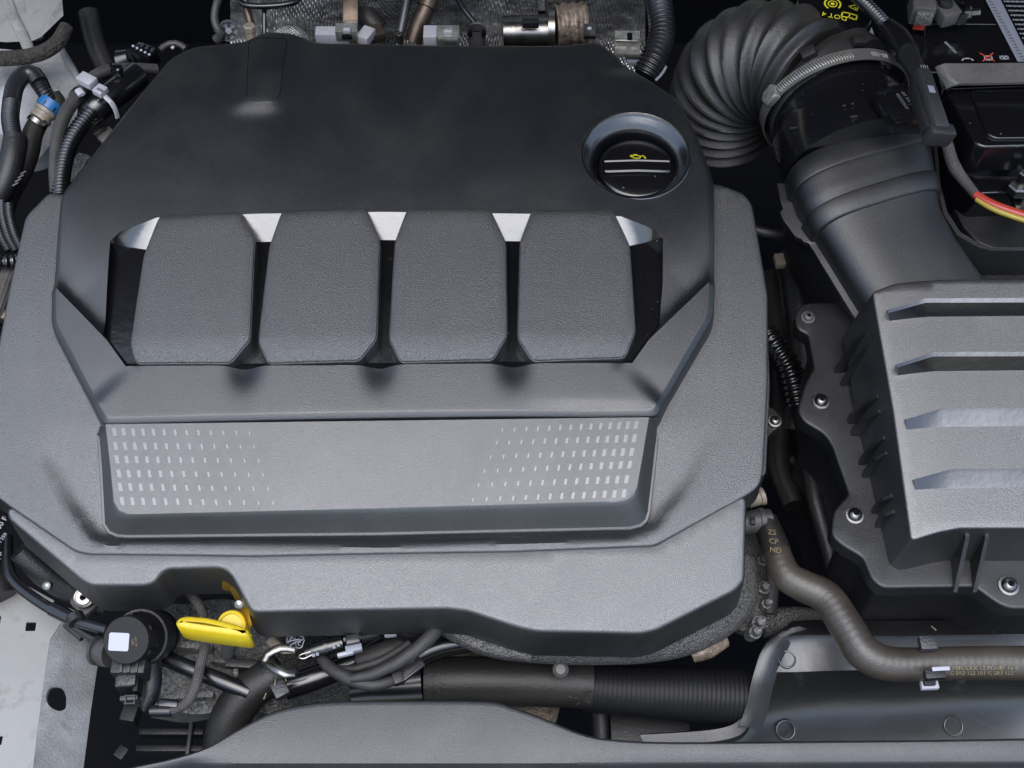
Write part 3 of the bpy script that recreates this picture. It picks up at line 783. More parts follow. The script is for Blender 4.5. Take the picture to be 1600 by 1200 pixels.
# sensor plug and conduit
pl = thing('sensor_plug', 'long flat black plug on the airflow sensor with corrugated lead', 'plug', P(1450, 170, .02))
ps, _ = T([(1437, 118, .064), (1452, 160, .064), (1466, 205, .062)])
d_ = (ps[2] - ps[0]); am = axes(d_, Vector((.2, .3, 1)))
MB().box(ps[1], (d_.length * 1.06, .0105, .0120), am, .0022).build('plug_body', 'plastic_grey', pl)
MB().box(ps[1] + am @ Vector((.003, .0068, -.003)), (d_.length * .8, .004, .009), am, .001).build('lock_rail', 'plastic_dark', pl)
MB().box(ps[2] + am @ Vector((.000, -.002, -.003)), (.010, .018, .013), am, .002).build('plug_end', 'plastic_grey', pl)
MB().box(ps[0].lerp(ps[1], .75) + am @ Vector((0, 0, .0062)), (.0060, .0045, .0004), am, .0001).build('paper_tag', 'label_grey', pl)
for k in range(4): MB().box(ps[0] + am @ Vector((.002 + .000 * k, -.003 + k * .0016, .0062)), (.011, .0005, .0004), am, .0001).build('grip_line', 'label_grey', pl)
tubeobj('plug_neck', 'plastic_dark', [(1418, 84, .056, 17), (1428, 104, .060, 15), (1437, 122, .063, 13)], pl)
tubeobj('sleeve_end', 'conduit', [(1388, 44, .048, 16), (1402, 60, .052, 19), (1418, 84, .056, 20)], pl)
tubeobj('corrugated_lead', 'conduit', [(1330, -14, .040, 11), (1358, 12, .043, 11), (1388, 45, .046, 12)], pl, corr=(.0030, .22))
MB().box(P(1432, 72, .052), (.010, .012, .010), rotz(-30), .001).build('latch', 'plastic_gloss', pl)

# brake fluid reservoir with printed cap
br = thing('brake_fluid_reservoir', 'brake fluid reservoir with black cap and yellow warning print', 'reservoir', P(1330, 40, -.06))
bc = P(1304, 14, .026); rb = 62 * mpp(bc)
MB().lathe(bc, (0, 0, 1), [(rb, -.019), (rb, -.003), (rb * .97, -.001), (rb * .93, 0), (.0001, 0)], 48, cap=False).build('cap', 'plastic_gloss', br)
MB().lathe(bc - Vector((-.006, 0, .02)), (0, 0, 1), [(rb * 1.02, -.06), (rb * .98, -.004), (rb * .8, 0)], 40).build('tank', 'white_plastic', br)
def sym(px, py): return P(px, py, bc.z + .0002)
R180 = rotz(165)
mb = MB(); c_ = sym(1301, 6)
for ra, rb2, a0_, a1_ in ((2.8, 3.6, 0, 360), (5.2, 6.4, -50, 50), (5.2, 6.4, 130, 230), (.2, 1.5, 0, 360)):
    aa = [R(a) for a in np.linspace(a0_, a1_, 28)]
    for p0, p1 in zip(aa[:-1], aa[1:]): mb.add([c_ + Vector((math.cos(a) * r_ * .001, math.sin(a) * r_ * .001, 0)) for a, r_ in ((p0, ra), (p1, ra), (p1, rb2), (p0, rb2))], [[0, 1, 2, 3]])
mb.build('brake_symbol', 'print_yellow', br, weld=0)
mb = MB(); strip(mb, [(-3, -2), (3, -2), (0, 2.6), (-3, -2)], .7, sym(1336, 12), .0013, rotz(195)); strip(mb, [(0, -.6), (0, 1.0)], .6, sym(1336, 12), .0013, rotz(195)); mb.build('warning_triangle', 'print_yellow', br, weld=0)
mb = MB(); strip(mb, [(-3.6, -1.6), (-3.6, 1.6), (0, 1.0), (3.6, 1.6), (3.6, -1.6), (0, -2.0), (-3.6, -1.6)], .7, sym(1327, 25), .0015, rotz(160)); strip(mb, [(0, 1), (0, -2)], .6, sym(1327, 25), .0015, rotz(160)); mb.build('book_symbol', 'print_yellow', br, weld=0)
text('DOT 4', .0064, sym(1304, 25), 'print_yellow', br, rotz(162))

# battery
ba = thing('battery', 'black car battery with white printed label at the rear', 'battery', P(1530, 60, -.12))
m = plate([(1448, 38), (1700, 40), (1700, 108), (1440, 112)], .020, .12, rf=.002, edge=.001); m.build('battery_case', 'plastic_gloss', ba)
m = plate([(1452, -60), (1700, -60), (1700, 38), (1452, 36)], .019, .12, rf=.002); m.build('case_step', 'plastic_gloss', ba)
lq = [P(1536, -8, .0206), P(1700, -8, .0206), P(1700, 100, .0206), P(1590, 96, .0206)]
MB().add(lq, [[0, 1, 2, 3]]).build('label', 'label_grey', ba)
lab_in = [P(1560, -8, .0209), P(1700, -8, .0209), P(1700, 92, .0209), P(1610, 92, .0209)]
MB().add(lab_in, [[0, 1, 2, 3]]).build('label_field', 'plastic_gloss', ba)
for k in range(13):
    y_ = 2 + k * 7.2; x_ = 1568 + k * 3.6
    text('IHE' * 5 + 'LIN', .0024, P(x_, y_, .0211), 'print_white', ba, rotz(-2), align='LEFT')
for k in range(20):
    y_ = 2 + k * 4.8; x_ = 1544 + k * 2.7
    text('H8I', .0022, P(x_, y_, .0209), 'print_grey', ba, rotz(-2), align='LEFT')
text('VARIOSH', .0032, P(1485, 74, .0204), 'print_white', ba, rotz(-62))
mb = MB(); strip(mb, [(-1.6, -1.4), (1.6, -1.4), (1.6, 1.0), (-1.6, 1.0), (-1.6, -1.4)], .6, P(1544, 90, .0204), .0016); mb.build('bin_symbol', 'print_white', ba, weld=0)
mb = MB(); strip(mb, [(-2.6, 2.2), (2.2, -2.2)], .5, P(1543, 89, .0206), .0018); strip(mb, [(2.6, 2.2), (-2.2, -2.2)], .5, P(1543, 89, .0206), .0018); mb.build('red_cross', 'print_red', ba, weld=0)
mb = MB(); strip(mb, [(-2, -1), (2, -1), (2, 1), (-2, 1), (-2, -1)], .7, P(1569, 90, .0204), .0014); strip(mb, [(-1, -1), (0, 1), (1, -1)], .6, P(1569, 90, .0204), .0014); mb.build('printed_mark', 'print_white', ba, weld=0)
mb = MB(); strip(mb, [(-2.6, 0), (-1.4, 1.2), (1.4, 1.2), (2.6, 0)], .7, P(1512, 94, .0204), .0015); mb.build('printed_arc', 'print_white', ba, weld=0)
te = thing('battery_terminal', 'cast grey battery terminal clamp with bolt above the black battery', 'terminal', P(1470, 20, .02))
MB().box(P(1440, 12, .036), (.017, .020, .016), rotz(-6), .002).build('clamp_block', 'steel_grey', te)
MB().box(P(1443, 28, .038), (.012, .005, .010), rotz(-4), .001).build('clamp_foot', 'cast_alu', te)
MB().box(P(1478, 20, .034), (.016, .018, .012), rotz(20), .003).build('clamp_arm', 'steel_grey', te)
MB().lathe(P(1477, 6, .040), (0, -.2, 1), [(.0055, -.004), (.0055, .001), (.0045, .003), (.0001, .0034)], 20, cap=False).build('terminal_cap', 'plastic_dark', te)
MB().box(P(1500, 22, .034), (.007, .013, .010), rotz(10), .001).build('clamp_jaw', 'steel', te)
MB().lathe(P(1508, 20, .036), (1, -.25, .35), [(.0050, 0), (.0050, .004), (.0030, .005), (.0030, .010), (.0026, .0105), (.0001, .0105)], 6).build('bolt', 'zinc', te, smooth=20)
mb = MB().box(P(1436, 40, .024), (.008, .003, .006), rotz(-8), .0005); mb.build('red_insulator', 'print_red', te)

# steel hold-down strap + fuse box
st = thing('battery_strap', 'flat grey steel strap bent over the fuse box front edge', 'bracket', P(1530, 115, 0))
sp1 = [P(a, b, z) for a, b, z in ((1472, 134, .028), (1468, 118, .036), (1462, 104, .038), (1476, 99, .040), (1520, 99, .041), (1700, 97, .041))]
sp2 = [P(a, b, z) for a, b, z in ((1470, 150, .016), (1478, 137, .032), (1490, 132, .036), (1500, 130, .037), (1530, 130, .037), (1700, 126, .037))]
m = MB(); m.loft([[p - Vector((0, 0, .0015)) for p in sp1], sp1, sp2, [p - Vector((0, 0, .002)) for p in sp2]], closed=False); m.build('strap_plate', 'steel_grey', st, smooth=60)
fb = thing('fuse_box', 'glossy black box with raised panel behind the air filter box', 'fuse box', P(1550, 220, -.05))
m = plate([(1482, 140), (1700, 132), (1700, 222), (1538, 226), (1528, 222)], .024, .022, rf=.003, edge=.002, draft=.002); m.build('lid', 'plastic_gloss', fb)
m = plate([(1519, 143), (1700, 140), (1700, 212), (1556, 214), (1545, 208)], .0262, .004, rf=.004, edge=.0012); m.build('raised_panel', 'plastic_gloss', fb)
m = plate([(1470, 158), (1700, 165), (1700, 246), (1540, 244), (1510, 236)], .004, .05, rf=.003, edge=.002, draft=.002); m.build('box_body', 'plastic_gloss', fb)
m = plate([(1480, 262), (1548, 256), (1552, 262), (1700, 262), (1700, 292), (1526, 300)], -.014, .04, rf=.003, edge=.0015); m.build('front_ledge', 'plastic_gloss', fb)
tr_ = thing('battery_tray', 'black felt lined tray edge curving round the battery corner', 'tray', P(1560, 380, -.08))
e1 = [P(a, b, -.020) for a, b in ((1462, 200), (1470, 290), (1480, 330), (1500, 362), (1530, 380), (1550, 387), (1700, 386))]
e0 = [P(a, b, -.020) for a, b in ((1457, 200), (1464, 290), (1474, 334), (1496, 368), (1528, 386), (1550, 392), (1700, 391))]
m = MB(); m.loft([[p - Vector((0, 0, .03)) for p in e1], e1, e0, [p + Vector((-.001, -.004, -.07)) for p in e0]], closed=False); m.build('tray_rim', 'plastic_grey', tr_, smooth=50)
m = MB(); m.loft([[p + Vector((-.002, -.006, -.02)) for p in e0], [p + Vector((0, -.06, -.075)) for p in e0]], closed=False); m.build('felt_pad', 'felt', tr_)
m = plate([(1480, 240), (1700, 240), (1700, 386), (1552, 386), (1528, 376), (1506, 352), (1490, 320)], -.040, .05, rf=.003); m.build('tray_floor', 'plastic_dark', tr_)
hose('braided_lead', 'grey braided lead beside the glossy fuse box', 'cable', 'braid', [(1470, 196, .022, 7), (1480, 225, .018, 9), (1492, 262, .006, 10), (1526, 306, -.006, 7)])
rw = thing('red_yellow_wire', 'red and yellow striped wire coming out of the braided sleeve', 'wire', P(1560, 325, -.03))
tubeobj('red_core', 'red_wire', [(1524, 304, -.005, 7), (1545, 317, -.004, 7.5), (1572, 328, -.003, 7.5), (1640, 350, -.002, 7.5)], rw)
tubeobj('yellow_stripe', 'yellow_wire', [(1526, 311, -.0052, 4.5), (1545, 323, -.0042, 4.5), (1570, 334, -.0032, 4.5), (1640, 357, -.002, 4.5)], rw)
tubeobj('pale_stripe', 'tan', [(1540, 311, -.0025, 3), (1556, 318, -.002, 3), (1576, 326, -.001, 3)], rw)
gb = thing('ground_stud', 'silver ground bolt and nut right of the braided lead', 'bolt', P(1590, 290, -.02))
MB().lathe(P(1588, 300, -.010), (0, .1, 1), [(.0075, 0), (.0075, .006), (.0066, .0072), (.0036, .0072), (.0036, .018), (.003, .019), (.0001, .019)], 6).build('nut', 'zinc', gb, smooth=20)
MB().box(P(1600, 318, -.016), (.016, .020, .004), rotz(10), .001).build('lug', 'steel', gb)

# ================================================================== back of the bay
hsd = thing('heat_shield', 'dimpled grey metal heat shield behind the engine cover', 'heat shield', P(680, 20, -.10))
rows = []
for k, (y_, z_) in enumerate([(-70, .02), (-40, -.02), (-10, -.045), (25, -.07), (60, -.10), (110, -.13)]):
    rows.append([P(x, y_ + 5 * math.sin(x * .012 + k * .6), z_ + .006 * math.sin(x * .021 + k) + (-.02 if x < 400 else 0)) for x in range(360, 1020, 12)])
m = MB(); m.loft(rows, closed=False); m.build('shield_sheet', 'heatshield', hsd, smooth=60)
MB().lathe(P(452, 74, -.055), (0, -.2, 1), [(.020, -.03), (.020, -.004), (.017, .006), (.010, .014), (.0001, .017)], 32, cap=False).build('shield_dome', 'heatshield', hsd)
hose('wire_bracket', 'bent black wire rod crossing the heat shield at upper left', 'bracket', 'plastic_gloss', [(370, -6, -.03, 4), (385, 8, -.03, 5), (430, 9, -.03, 5), (462, 2, -.03, 5), (470, -14, -.03, 5)])
hose('vertical_rod', 'short upright black rod in front of the heat shield', 'rod', 'plastic_gloss', [(413, 6, -.035, 3.5), (413, 56, -.05, 3.5)])
sb = thing('strap_bracket', 'bronze coloured metal strap standing behind the cover', 'bracket', P(548, 30, -.06))
MB().box(P(548, 16, -.045), (.0125, .022, .004), Matrix.Rotation(R(30), 3, 'X'), .001).build('strap', 'bronze', sb)
MB().box(P(549, 52, -.052), (.0115, .020, .004), Matrix.Rotation(R(50), 3, 'X'), .001).build('strap_foot', 'bronze', sb)
def bracket(name, label, cat, parts, base, group=None):
    t = thing(name, label, cat, base, group)
    for (nm, mt, x, y, z, sx, sy_, sz, rz_) in parts:
        p = P(x, y, z); k = mpp(p); MB().box(p, (sx * k, sy_ * k / .82, sz), rotz(rz_), .0008).build(nm, mt, t)
    return t
bracket('injector_plug', 'pale silver connector left of centre behind the cover edge', 'connector', [
    ('housing', 'white_plastic', 520, 55, -.030, 52, 16, .010, 0), ('clip_frame', 'clamp_zinc', 542, 50, -.026, 34, 16, .010, 0), ('clip_slot', 'void', 542, 58, -.0205, 16, 5, .003, 0),
    ('clip_bridge', 'white_plastic', 542, 48, -.021, 12, 6, .004, 0), ('side_tongue', 'white_plastic', 572, 56, -.030, 20, 22, .008, -28), ('rear_tab', 'bronze', 588, 52, -.035, 22, 22, .008, 20)], P(540, 60, -.04))
bracket('injector_plug', 'pale silver connector near the centre behind the cover edge', 'connector', [
    ('housing', 'white_plastic', 673, 56, -.030, 22, 22, .010, 0), ('clip_frame', 'clamp_zinc', 700, 56, -.028, 36, 22, .010, 0), ('clip_bridge', 'white_plastic', 700, 51, -.022, 14, 6, .004, 0), ('clip_bar', 'clamp_zinc', 700, 62, -.022, 30, 4, .003, 0)], P(690, 60, -.04))
cr = thing('ring_clamp', 'grey plastic ring clamp with two windows behind the cover', 'clamp', P(745, 55, -.05))
MB().lathe(P(745, 62, -.045), (0, .1, 1), [(.0068, -.006), (.0072, .010), (.0066, .012), (.0058, .011), (.0058, .004)], 28, cap=False).build('ring', 'sleeve', cr)
for x in (734, 756): MB().box(P(x, 52, -.034), (.0036, .0026, .0048), None, .0004).build('window', 'void', cr)
hose('coolant_pipe', 'slim black rod with bright silver tip behind the cover', 'rod', 'conduit_grey', [(640, -20, -.02, 7), (632, 20, -.03, 7), (625, 56, -.04, 7), (622, 72, -.045, 7)])
tag(MB().lathe(P(624, 58, -.030), (0, .2, 1), [(.0034, -.004), (.0034, .003), (.002, .004)], 16).build('pipe_ferrule', 'zinc'), 'small bright silver ferrule on the slim black rod', 'ferrule')
bz = thing('bronze_pipe', 'bronze metal pipe leaning behind the cover centre', 'pipe', P(655, 40, -.06))
tubeobj('pipe', 'bronze', [(682, -30, -.02, 13), (668, 8, -.03, 13), (655, 38, -.04, 14), (645, 66, -.05, 14)], bz)
tubeobj('pipe_collar', 'bronze', [(672, -3, -.026, 15), (666, 12, -.03, 15)], bz)
hose('round_grommet', 'dark rubber elbow between bronze strap and pipe behind the cover', 'elbow', 'rubber', [(566, 8, -.06, 16), (578, 30, -.06, 17), (592, 46, -.065, 16)])
hose('shield_line', 'thin black line crossing the heat shield right of centre', 'line', 'plastic_gloss', [(705, -20, -.03, 4), (722, 10, -.035, 4), (742, 36, -.04, 4)])
eg = thing('exhaust_valve', 'silver exhaust recirculation pipe with rusty flange behind the cover', 'exhaust pipe', P(860, 50, -.07))
tubeobj('silver_pipe', 'steel', [(786, 52, -.045, 27), (820, 51, -.045, 27), (858, 50, -.045, 27)], eg, seg=32)
MB().box(P(829, 36, -.022), (.013, .006, .006), None, .001).build('slot', 'plastic_dark', eg)
tubeobj('weld_flange', 'zinc', [(856, 46, -.045, 34), (866, 46, -.045, 34)], eg, seg=32)
tubeobj('rusty_bellows', 'rusty', [(868, 40, -.045, 34), (890, 38, -.045, 34), (916, 36, -.045, 34)], eg, seg=32, corr=(.0075, .10))
MB().box(P(921, 49, -.026), (.0095, .014, .004), None, .0006).build('square_tab', 'zinc', eg)
MB().lathe(P(921, 45, -.0236), (0, 0, 1), [(.0017, 0), (.0017, .0008), (.0001, .001)], 14).build('rivet', 'label_white', eg)
MB().box(P(846, 12, -.05), (.006, .02, .012), None, .001).build('stud', 'steel', eg)
bracket('silver_bracket', 'bright folded silver bracket beside the corrugated conduit', 'bracket', [
    ('upper_fold', 'clamp_zinc', 980, 56, -.028, 40, 15, .003, -2), ('lower_fold', 'clamp_zinc', 980, 76, -.034, 40, 26, .004, -2), ('slot', 'void', 984, 57, -.0262, 8, 12, .002, 0), ('foot', 'label_grey', 990, 92, -.042, 22, 18, .004, 0)], P(980, 80, -.05))
hose('corrugated_conduit', 'black corrugated conduit dropping behind the right rear of the cover', 'conduit', 'conduit_grey', [(1024, -24, .000, 21), (1032, 20, -.004, 21), (1034, 55, -.010, 21), (1024, 88, -.016, 22), (1008, 118, -.024, 22)], seg=28, corr=(.0036, .17), step=.001)
hose('thin_white_lead', 'thin pale lead below the black corrugated conduit', 'lead', 'label_grey', [(1041, 104, -.018, 2), (1034, 116, -.02, 2.4), (1024, 126, -.022, 2)])

# small things at the upper left rear
hose('brown_pipe', 'thin brown metal pipe with tan fitting at the left rear', 'pipe', 'bronze', [(378, -20, -.03, 6), (386, 14, -.04, 6), (393, 44, -.05, 7)])
MB().lathe(P(393, 52, -.045), (0, .2, 1), [(.0046, -.006), (.0046, .004), (.0052, .005), (.0052, .008), (.004, .009)], 6)
t = thing('pipe_fitting', 'tan hexagonal fitting at the foot of the brown pipe', 'fitting', P(393, 55, -.06)); MB().lathe(P(392, 56, -.048), (0, .2, 1), [(.0048, -.006), (.0048, .004), (.0054, .005), (.0054, .009), (.004, .010)], 6).build('fitting_body', 'tan', t, smooth=20)
sw = thing('spoked_disc', 'pale grey spoked plastic disc behind the left rear of the cover', 'disc', P(358, 55, -.07))
c_ = P(357, 48, -.050); ax_ = Vector((.2, -.8, .6)).normalized()
MB().lathe(c_, ax_, [(.0085, -.002), (.0085, .001), (.0070, .001), (.0070, -.002)], 32, cap=False).build('rim', 'plastic_grey', sw)
MB().lathe(c_, ax_, [(.0085, -.003), (.0001, -.003)], 32, cap=False).build('disc_back', 'label_grey', sw)
MB().lathe(c_, ax_, [(.0026, -.002), (.0026, .0015), (.0001, .0016)], 16, cap=False).build('hub', 'label_grey', sw)
u0 = ax_.cross(Vector((0, 0, 1))).normalized(); v0 = ax_.cross(u0)
for k in range(6):
    a = k * math.pi / 3 + .3; d_ = u0 * math.cos(a) + v0 * math.sin(a)
    MB().tube([c_ + d_ * .002, c_ + d_ * .0078], .0008, 6).build('spoke', 'plastic_dark', sw)
hose('vacuum_tube', 'dull grey vacuum tube looping at the left rear', 'tube', 'sleeve', [(346, -18, -.03, 6), (338, 8, -.035, 6), (335, 26, -.04, 6), (338, 42, -.044, 6), (346, 54, -.05, 8), (338, 62, -.055, 8)])
hose('grey_flange_arc', 'grey curved pipe end with a white dot beside the cover', 'pipe', 'sleeve', [(250, 78, -.035, 5), (262, 69, -.034, 5), (278, 68, -.034, 5), (290, 76, -.036, 5)])
tag(MB().lathe(P(270, 75, -.03), (0, 0, 1), [(.0014, 0), (.0014, .001), (.0001, .0012)], 12).build('white_dot', 'label_white'), 'tiny white round dot on the dark part beside the cover corner', 'dot')
cb = thing('pin_connector', 'black multi pin connector with pale pins at the left rear', 'connector', P(228, 90, -.05))
am = Matrix.Rotation(R(-24), 3, 'Z')
MB().box(P(228, 88, -.038), (.017, .012, .014), am, .001).build('shell', 'plastic_gloss', cb)
for k in range(5):
    MB().box(P(208 + k * 6.3, 72 + k * 3.3, -.029), (.0019, .0016, .0012), am, .0003).build('pin', 'label_white', cb)
for k in range(3): MB().box(P(222 + k * 8, 70 + k * 4, -.0305), (.0026, .004, .0008), am, .0003).build('window', 'plastic_grey', cb)
tubeobj('boot', 'conduit', [(192, 96, -.046, 20), (206, 90, -.042, 15)], cb)

# ================================================================== left rear corner: wing panel, hoses
wg = thing('inner_wing', 'pale painted inner wing sheet at the rear left corner', 'body panel', P(40, 60, -.12))
m = MB(); m.loft([[P(a, b, -.05) for a, b in ((-60, -40), (20, -40), (95, -30), (99, 24))], [P(a, b, -.065) for a, b in ((-60, 60), (10, 66), (50, 64), (64, 58))]], closed=False); m.build('upper_sheet', 'paint', wg)
m = MB(); m.loft([[P(a, b, -.075) for a, b in ((-60, 70), (40, 80), (86, 74), (98, 72))], [P(a, b, -.085) for a, b in ((-60, 120), (50, 118), (100, 106), (124, 122))], [P(a, b, -.10) for a, b in ((-60, 260), (60, 250), (92, 210), (120, 190))]], closed=False); m.build('lower_sheet', 'paint_dirty', wg)
for q in ([(6, -20), (18, 20), (38, 60), (46, 80)], [(22, -20), (34, 10), (50, 40), (60, 62)]):
    tubeobj('sealer_bead', 'sealer', [(a, b, -.052 - k * .006, 9) for k, (a, b) in enumerate(q)], wg, sq=.4)
tubeobj('edge_fold', 'paint_dirty', [(92, 70, -.076, 5), (108, 98, -.08, 6), (126, 128, -.085, 5)], wg)
MB().lathe(P(26, 165, -.080), (.1, -.2, 1), [(.030, -.03), (.029, -.01), (.024, .002), (.015, .010), (.0001, .013)], 36, cap=False)
ct = thing('white_tank', 'white rounded plastic tank behind the looped corrugated hose', 'tank', P(30, 170, -.12))
MB().lathe(P(26, 170, -.090), (.1, -.2, 1), [(.030, -.05), (.029, -.012), (.024, .002), (.015, .009), (.0001, .012)], 36, cap=False).build('tank_body', 'white_plastic', ct)
hose('foam_seal', 'frayed brown foam seal along the inner wing', 'seal', 'foam', [(-20, 92, -.06, 12), (30, 90, -.058, 12), (66, 82, -.055, 12), (90, 66, -.052, 12), (104, 42, -.05, 11)])
hose('deep_hose', 'very dark hose descending in the rear left shadow', 'hose', 'rubber', [(138, 20, -.10, 16), (150, 70, -.11, 16), (170, 115, -.12, 16)])
lh = thing('looped_hose', 'black looped hose with fine corrugations at the left edge', 'hose', P(30, 200, -.08))
tubeobj('corrugated_section', 'conduit_grey', [(22, 222, -.040, 14), (16, 186, -.036, 14), (18, 160, -.034, 14)], lh, corr=(.0021, .13), seg=24)
tubeobj('smooth_elbow', 'conduit_grey', [(18, 160, -.034, 14), (24, 134, -.033, 14), (38, 116, -.033, 14), (52, 116, -.034, 14), (62, 130, -.036, 14)], lh, seg=24)
tubeobj('corrugated_end', 'conduit_grey', [(62, 130, -.036, 14), (70, 144, -.040, 13), (80, 158, -.046, 13)], lh, corr=(.0021, .13), seg=24)
tubeobj('sleeve', 'plastic_dark', [(24, 214, -.041, 18), (20, 244, -.045, 19), (10, 280, -.052, 19), (-4, 310, -.06, 18)], lh, seg=24)
tubeobj('wrapped_end', 'tape', [(80, 150, -.046, 15), (88, 162, -.050, 16), (90, 178, -.055, 15)], lh)
qc = thing('quick_connector', 'hose connector with bright blue ring and tan collar', 'connector', P(65, 180, -.06))
qa, qb = P(78, 166, -.043), P(48, 205, -.050); qd = (qb - qa).normalized()
MB().lathe(qa, qd, [(.0095, -.004), (.0098, 0), (.0098, .0035), (.0090, .0038)], 32).build('blue_ring', 'blue', qc)
for k in range(7):
    a = k * math.pi * 2 / 7; u1 = qd.cross(Vector((0, 0, 1))).normalized(); v1 = qd.cross(u1)
    MB().box(qa + (u1 * math.cos(a) + v1 * math.sin(a)) * .0094 + qd * .0015, (.0038, .0014, .0012), axes(qd, u1 * math.cos(a) + v1 * math.sin(a)), .0002).build('ring_slot', 'plastic_dark', qc)
MB().lathe(qa + qd * .004, qd, [(.0088, 0), (.0088, .003), (.0076, .0035), (.0076, .006), (.0084, .0065), (.0084, .009), (.0070, .0095)], 32).build('tan_collar', 'tan', qc)
MB().lathe(qa + qd * .0145, qd, [(.0082, 0), (.0082, .0035), (.0076, .0036)], 32).build('spring_clamp', 'steel', qc)
MB().box(qa + qd * .017 + Vector((.007, -.002, .004)), (.004, .010, .003), rotz(30), .0005).build('clamp_ear', 'zinc', qc)
drh = hose('dark_rubber_hose', 'thick dull rubber hose below the blue ringed connector', 'hose', 'rubber', [(60, 190, -.050, 15), (50, 212, -.052, 16), (44, 238, -.056, 17), (32, 268, -.062, 18), (14, 300, -.070, 18), (0, 340, -.08, 18)], seg=24)
for k in range(4): MB().box(P(24 + k * 4, 288 - k * 6, -.050), (.0012, .0050, .0006), rotz(-50), .0001).build('printed_dash', 'print_grey', drh)
hose('grey_cable_sleeve', 'smooth dark grey cable sleeve bending along the left rear of the cover', 'cable', 'sleeve', [(86, 302, -.030, 8), (85, 262, -.026, 9), (90, 215, -.022, 10), (103, 176, -.019, 11), (124, 148, -.018, 10), (146, 120, -.018, 9), (172, 109, -.020, 9), (205, 107, -.026, 9), (245, 108, -.034, 8)], seg=20)
hose('glossy_conduit', 'glossy black corrugated conduit beside the grey cable sleeve', 'conduit', 'conduit', [(94, 310, -.030, 14), (97, 270, -.028, 14), (106, 232, -.026, 14), (122, 202, -.025, 14), (144, 174, -.024, 14)], seg=24, corr=(.0030, .20))
hose('black_boot', 'fat glossy black boot above the corrugated conduit', 'boot', 'conduit', [(138, 182, -.030, 20), (154, 166, -.026, 22), (184, 142, -.026, 22), (214, 118, -.030, 22)], seg=28)
ti = thing('white_cable_tie', 'white plastic cable tie with square lock on the black boot', 'cable tie', P(150, 140, -.02))
MB().box(P(136, 126, -.002), (.0135, .0088, .006), rotz(-32), .0008).build('lock_block', 'white_plastic', ti)
MB().box(P(157, 142, -.004), (.0085, .0085, .005), rotz(-32), .0008).build('lock_head', 'white_plastic', ti)
MB().box(P(156, 140, -.0005), (.0050, .0014, .001), rotz(-32), .0002).build('slot', 'print_grey', ti)
tubeobj('strap', 'white_plastic', [(160, 147, -.006, 4), (172, 158, -.008, 4), (180, 170, -.014, 4), (184, 184, -.022, 4)], ti, sq=.4)
tubeobj('strap_tail', 'label_white', [(122, 140, -.010, 6), (128, 148, -.010, 6)], ti, sq=.5)
tubeobj('black_band', 'plastic_dark', [(116, 143, -.0165, 12), (131, 152, -.0165, 12)], ti, sq=.6)
bracket('cable_clip', 'small black clip on the grey cable sleeve', 'clip', [('clip_body', 'plastic_gloss', 183, 110, -.012, 15, 12, .006, -8), ('clip_arm', 'plastic_gloss', 174, 104, -.010, 4, 10, .004, 20), ('clip_mark', 'label_grey', 184, 109, -.0086, 4, 3, .0006, 0)], P(183, 112, -.02))
bracket('silver_bracket_edge', 'grey ribbed metal bracket peeking out left of the cover', 'bracket', [('plate', 'steel_grey', 166, 212, -.040, 22, 22, .004, -48), ('rib', 'steel', 156, 205, -.036, 6, 20, .004, -40), ('lower_plate', 'cast_alu', 120, 262, -.05, 22, 44, .004, -20)], P(150, 220, -.06))

# bundles at the left edge beside the cover
for k, (a, lab) in enumerate([(-2, 'corrugated loom tube at the far left edge, outermost of three'), (9, 'corrugated loom tube at the left edge, middle of three'), (20, 'corrugated loom tube at the left edge, closest to the cover')]):
    hose('loom_tube', lab, 'conduit', 'conduit_grey', [(a - 6, 312 + k * 4, -.04, 7), (a - 4, 340, -.042, 7), (a + 4, 368, -.045, 7), (a + 16, 392, -.05, 7)], group='loom tubes left of the cover', corr=(.0020, .18), seg=14)
hose('cross_conduit', 'shiny black corrugated conduit ending sideways at the left edge', 'conduit', 'conduit', [(-20, 409, -.045, 11), (8, 409, -.045, 11), (34, 407, -.05, 11)], corr=(.0034, .24), seg=18)
hose('fabric_tube', 'grey woven fabric tube at the left edge under the corrugated conduit', 'tube', 'braid', [(20, 418, -.06, 14), (10, 440, -.058, 15), (0, 470, -.058, 15), (-10, 500, -.06, 15)])
tag(MB().box(P(2, 492, -.06), (.008, .010, .006), rotz(20), .001).build('orange_clip', 'rusty'), 'small rusty orange clip at the left edge', 'clip')
hose('lower_loom', 'corrugated black loom tube at the left edge below the orange clip', 'conduit', 'conduit', [(-14, 500, -.06, 9), (-2, 520, -.062, 9), (2, 560, -.07, 9)], corr=(.0026, .2))

# gap between cover and air box
hose('ribbed_hose', 'dark ribbed hose in the gap between cover and air filter box', 'hose', 'conduit', [(1196, 520, -.10, 20), (1214, 545, -.10, 21), (1234, 580, -.105, 22), (1246, 630, -.12, 22)], corr=(.0046, .15), seg=24)
tag(MB().box(P(1218, 408, -.10), (.0075, .011, .006), rotz(6), .001).build('tan_clip', 'tan'), 'small tan plastic clip in the dark gap right of the cover', 'clip')
eb = thing('engine_mount_ear', 'small dark metal ear with silver screw right of the cover', 'bracket', P(1210, 665, -.08))
m = plate([(1190, 640), (1204, 636), (1218, 650), (1220, 664), (1206, 672), (1190, 690)], -.040, .008, rf=.003); m.build('ear', 'plastic_dark', eb)
screw('torx_screw', 'silver screw in the small ear beside the cover right edge', 1211, 657, -.0375, 11, 'zinc', group=None)
hose('dark_gap_pipe', 'black horizontal pipe in the gap under the intake duct', 'pipe', 'plastic_dark', [(1178, 360, -.08, 10), (1210, 366, -.08, 10), (1250, 368, -.085, 10)])
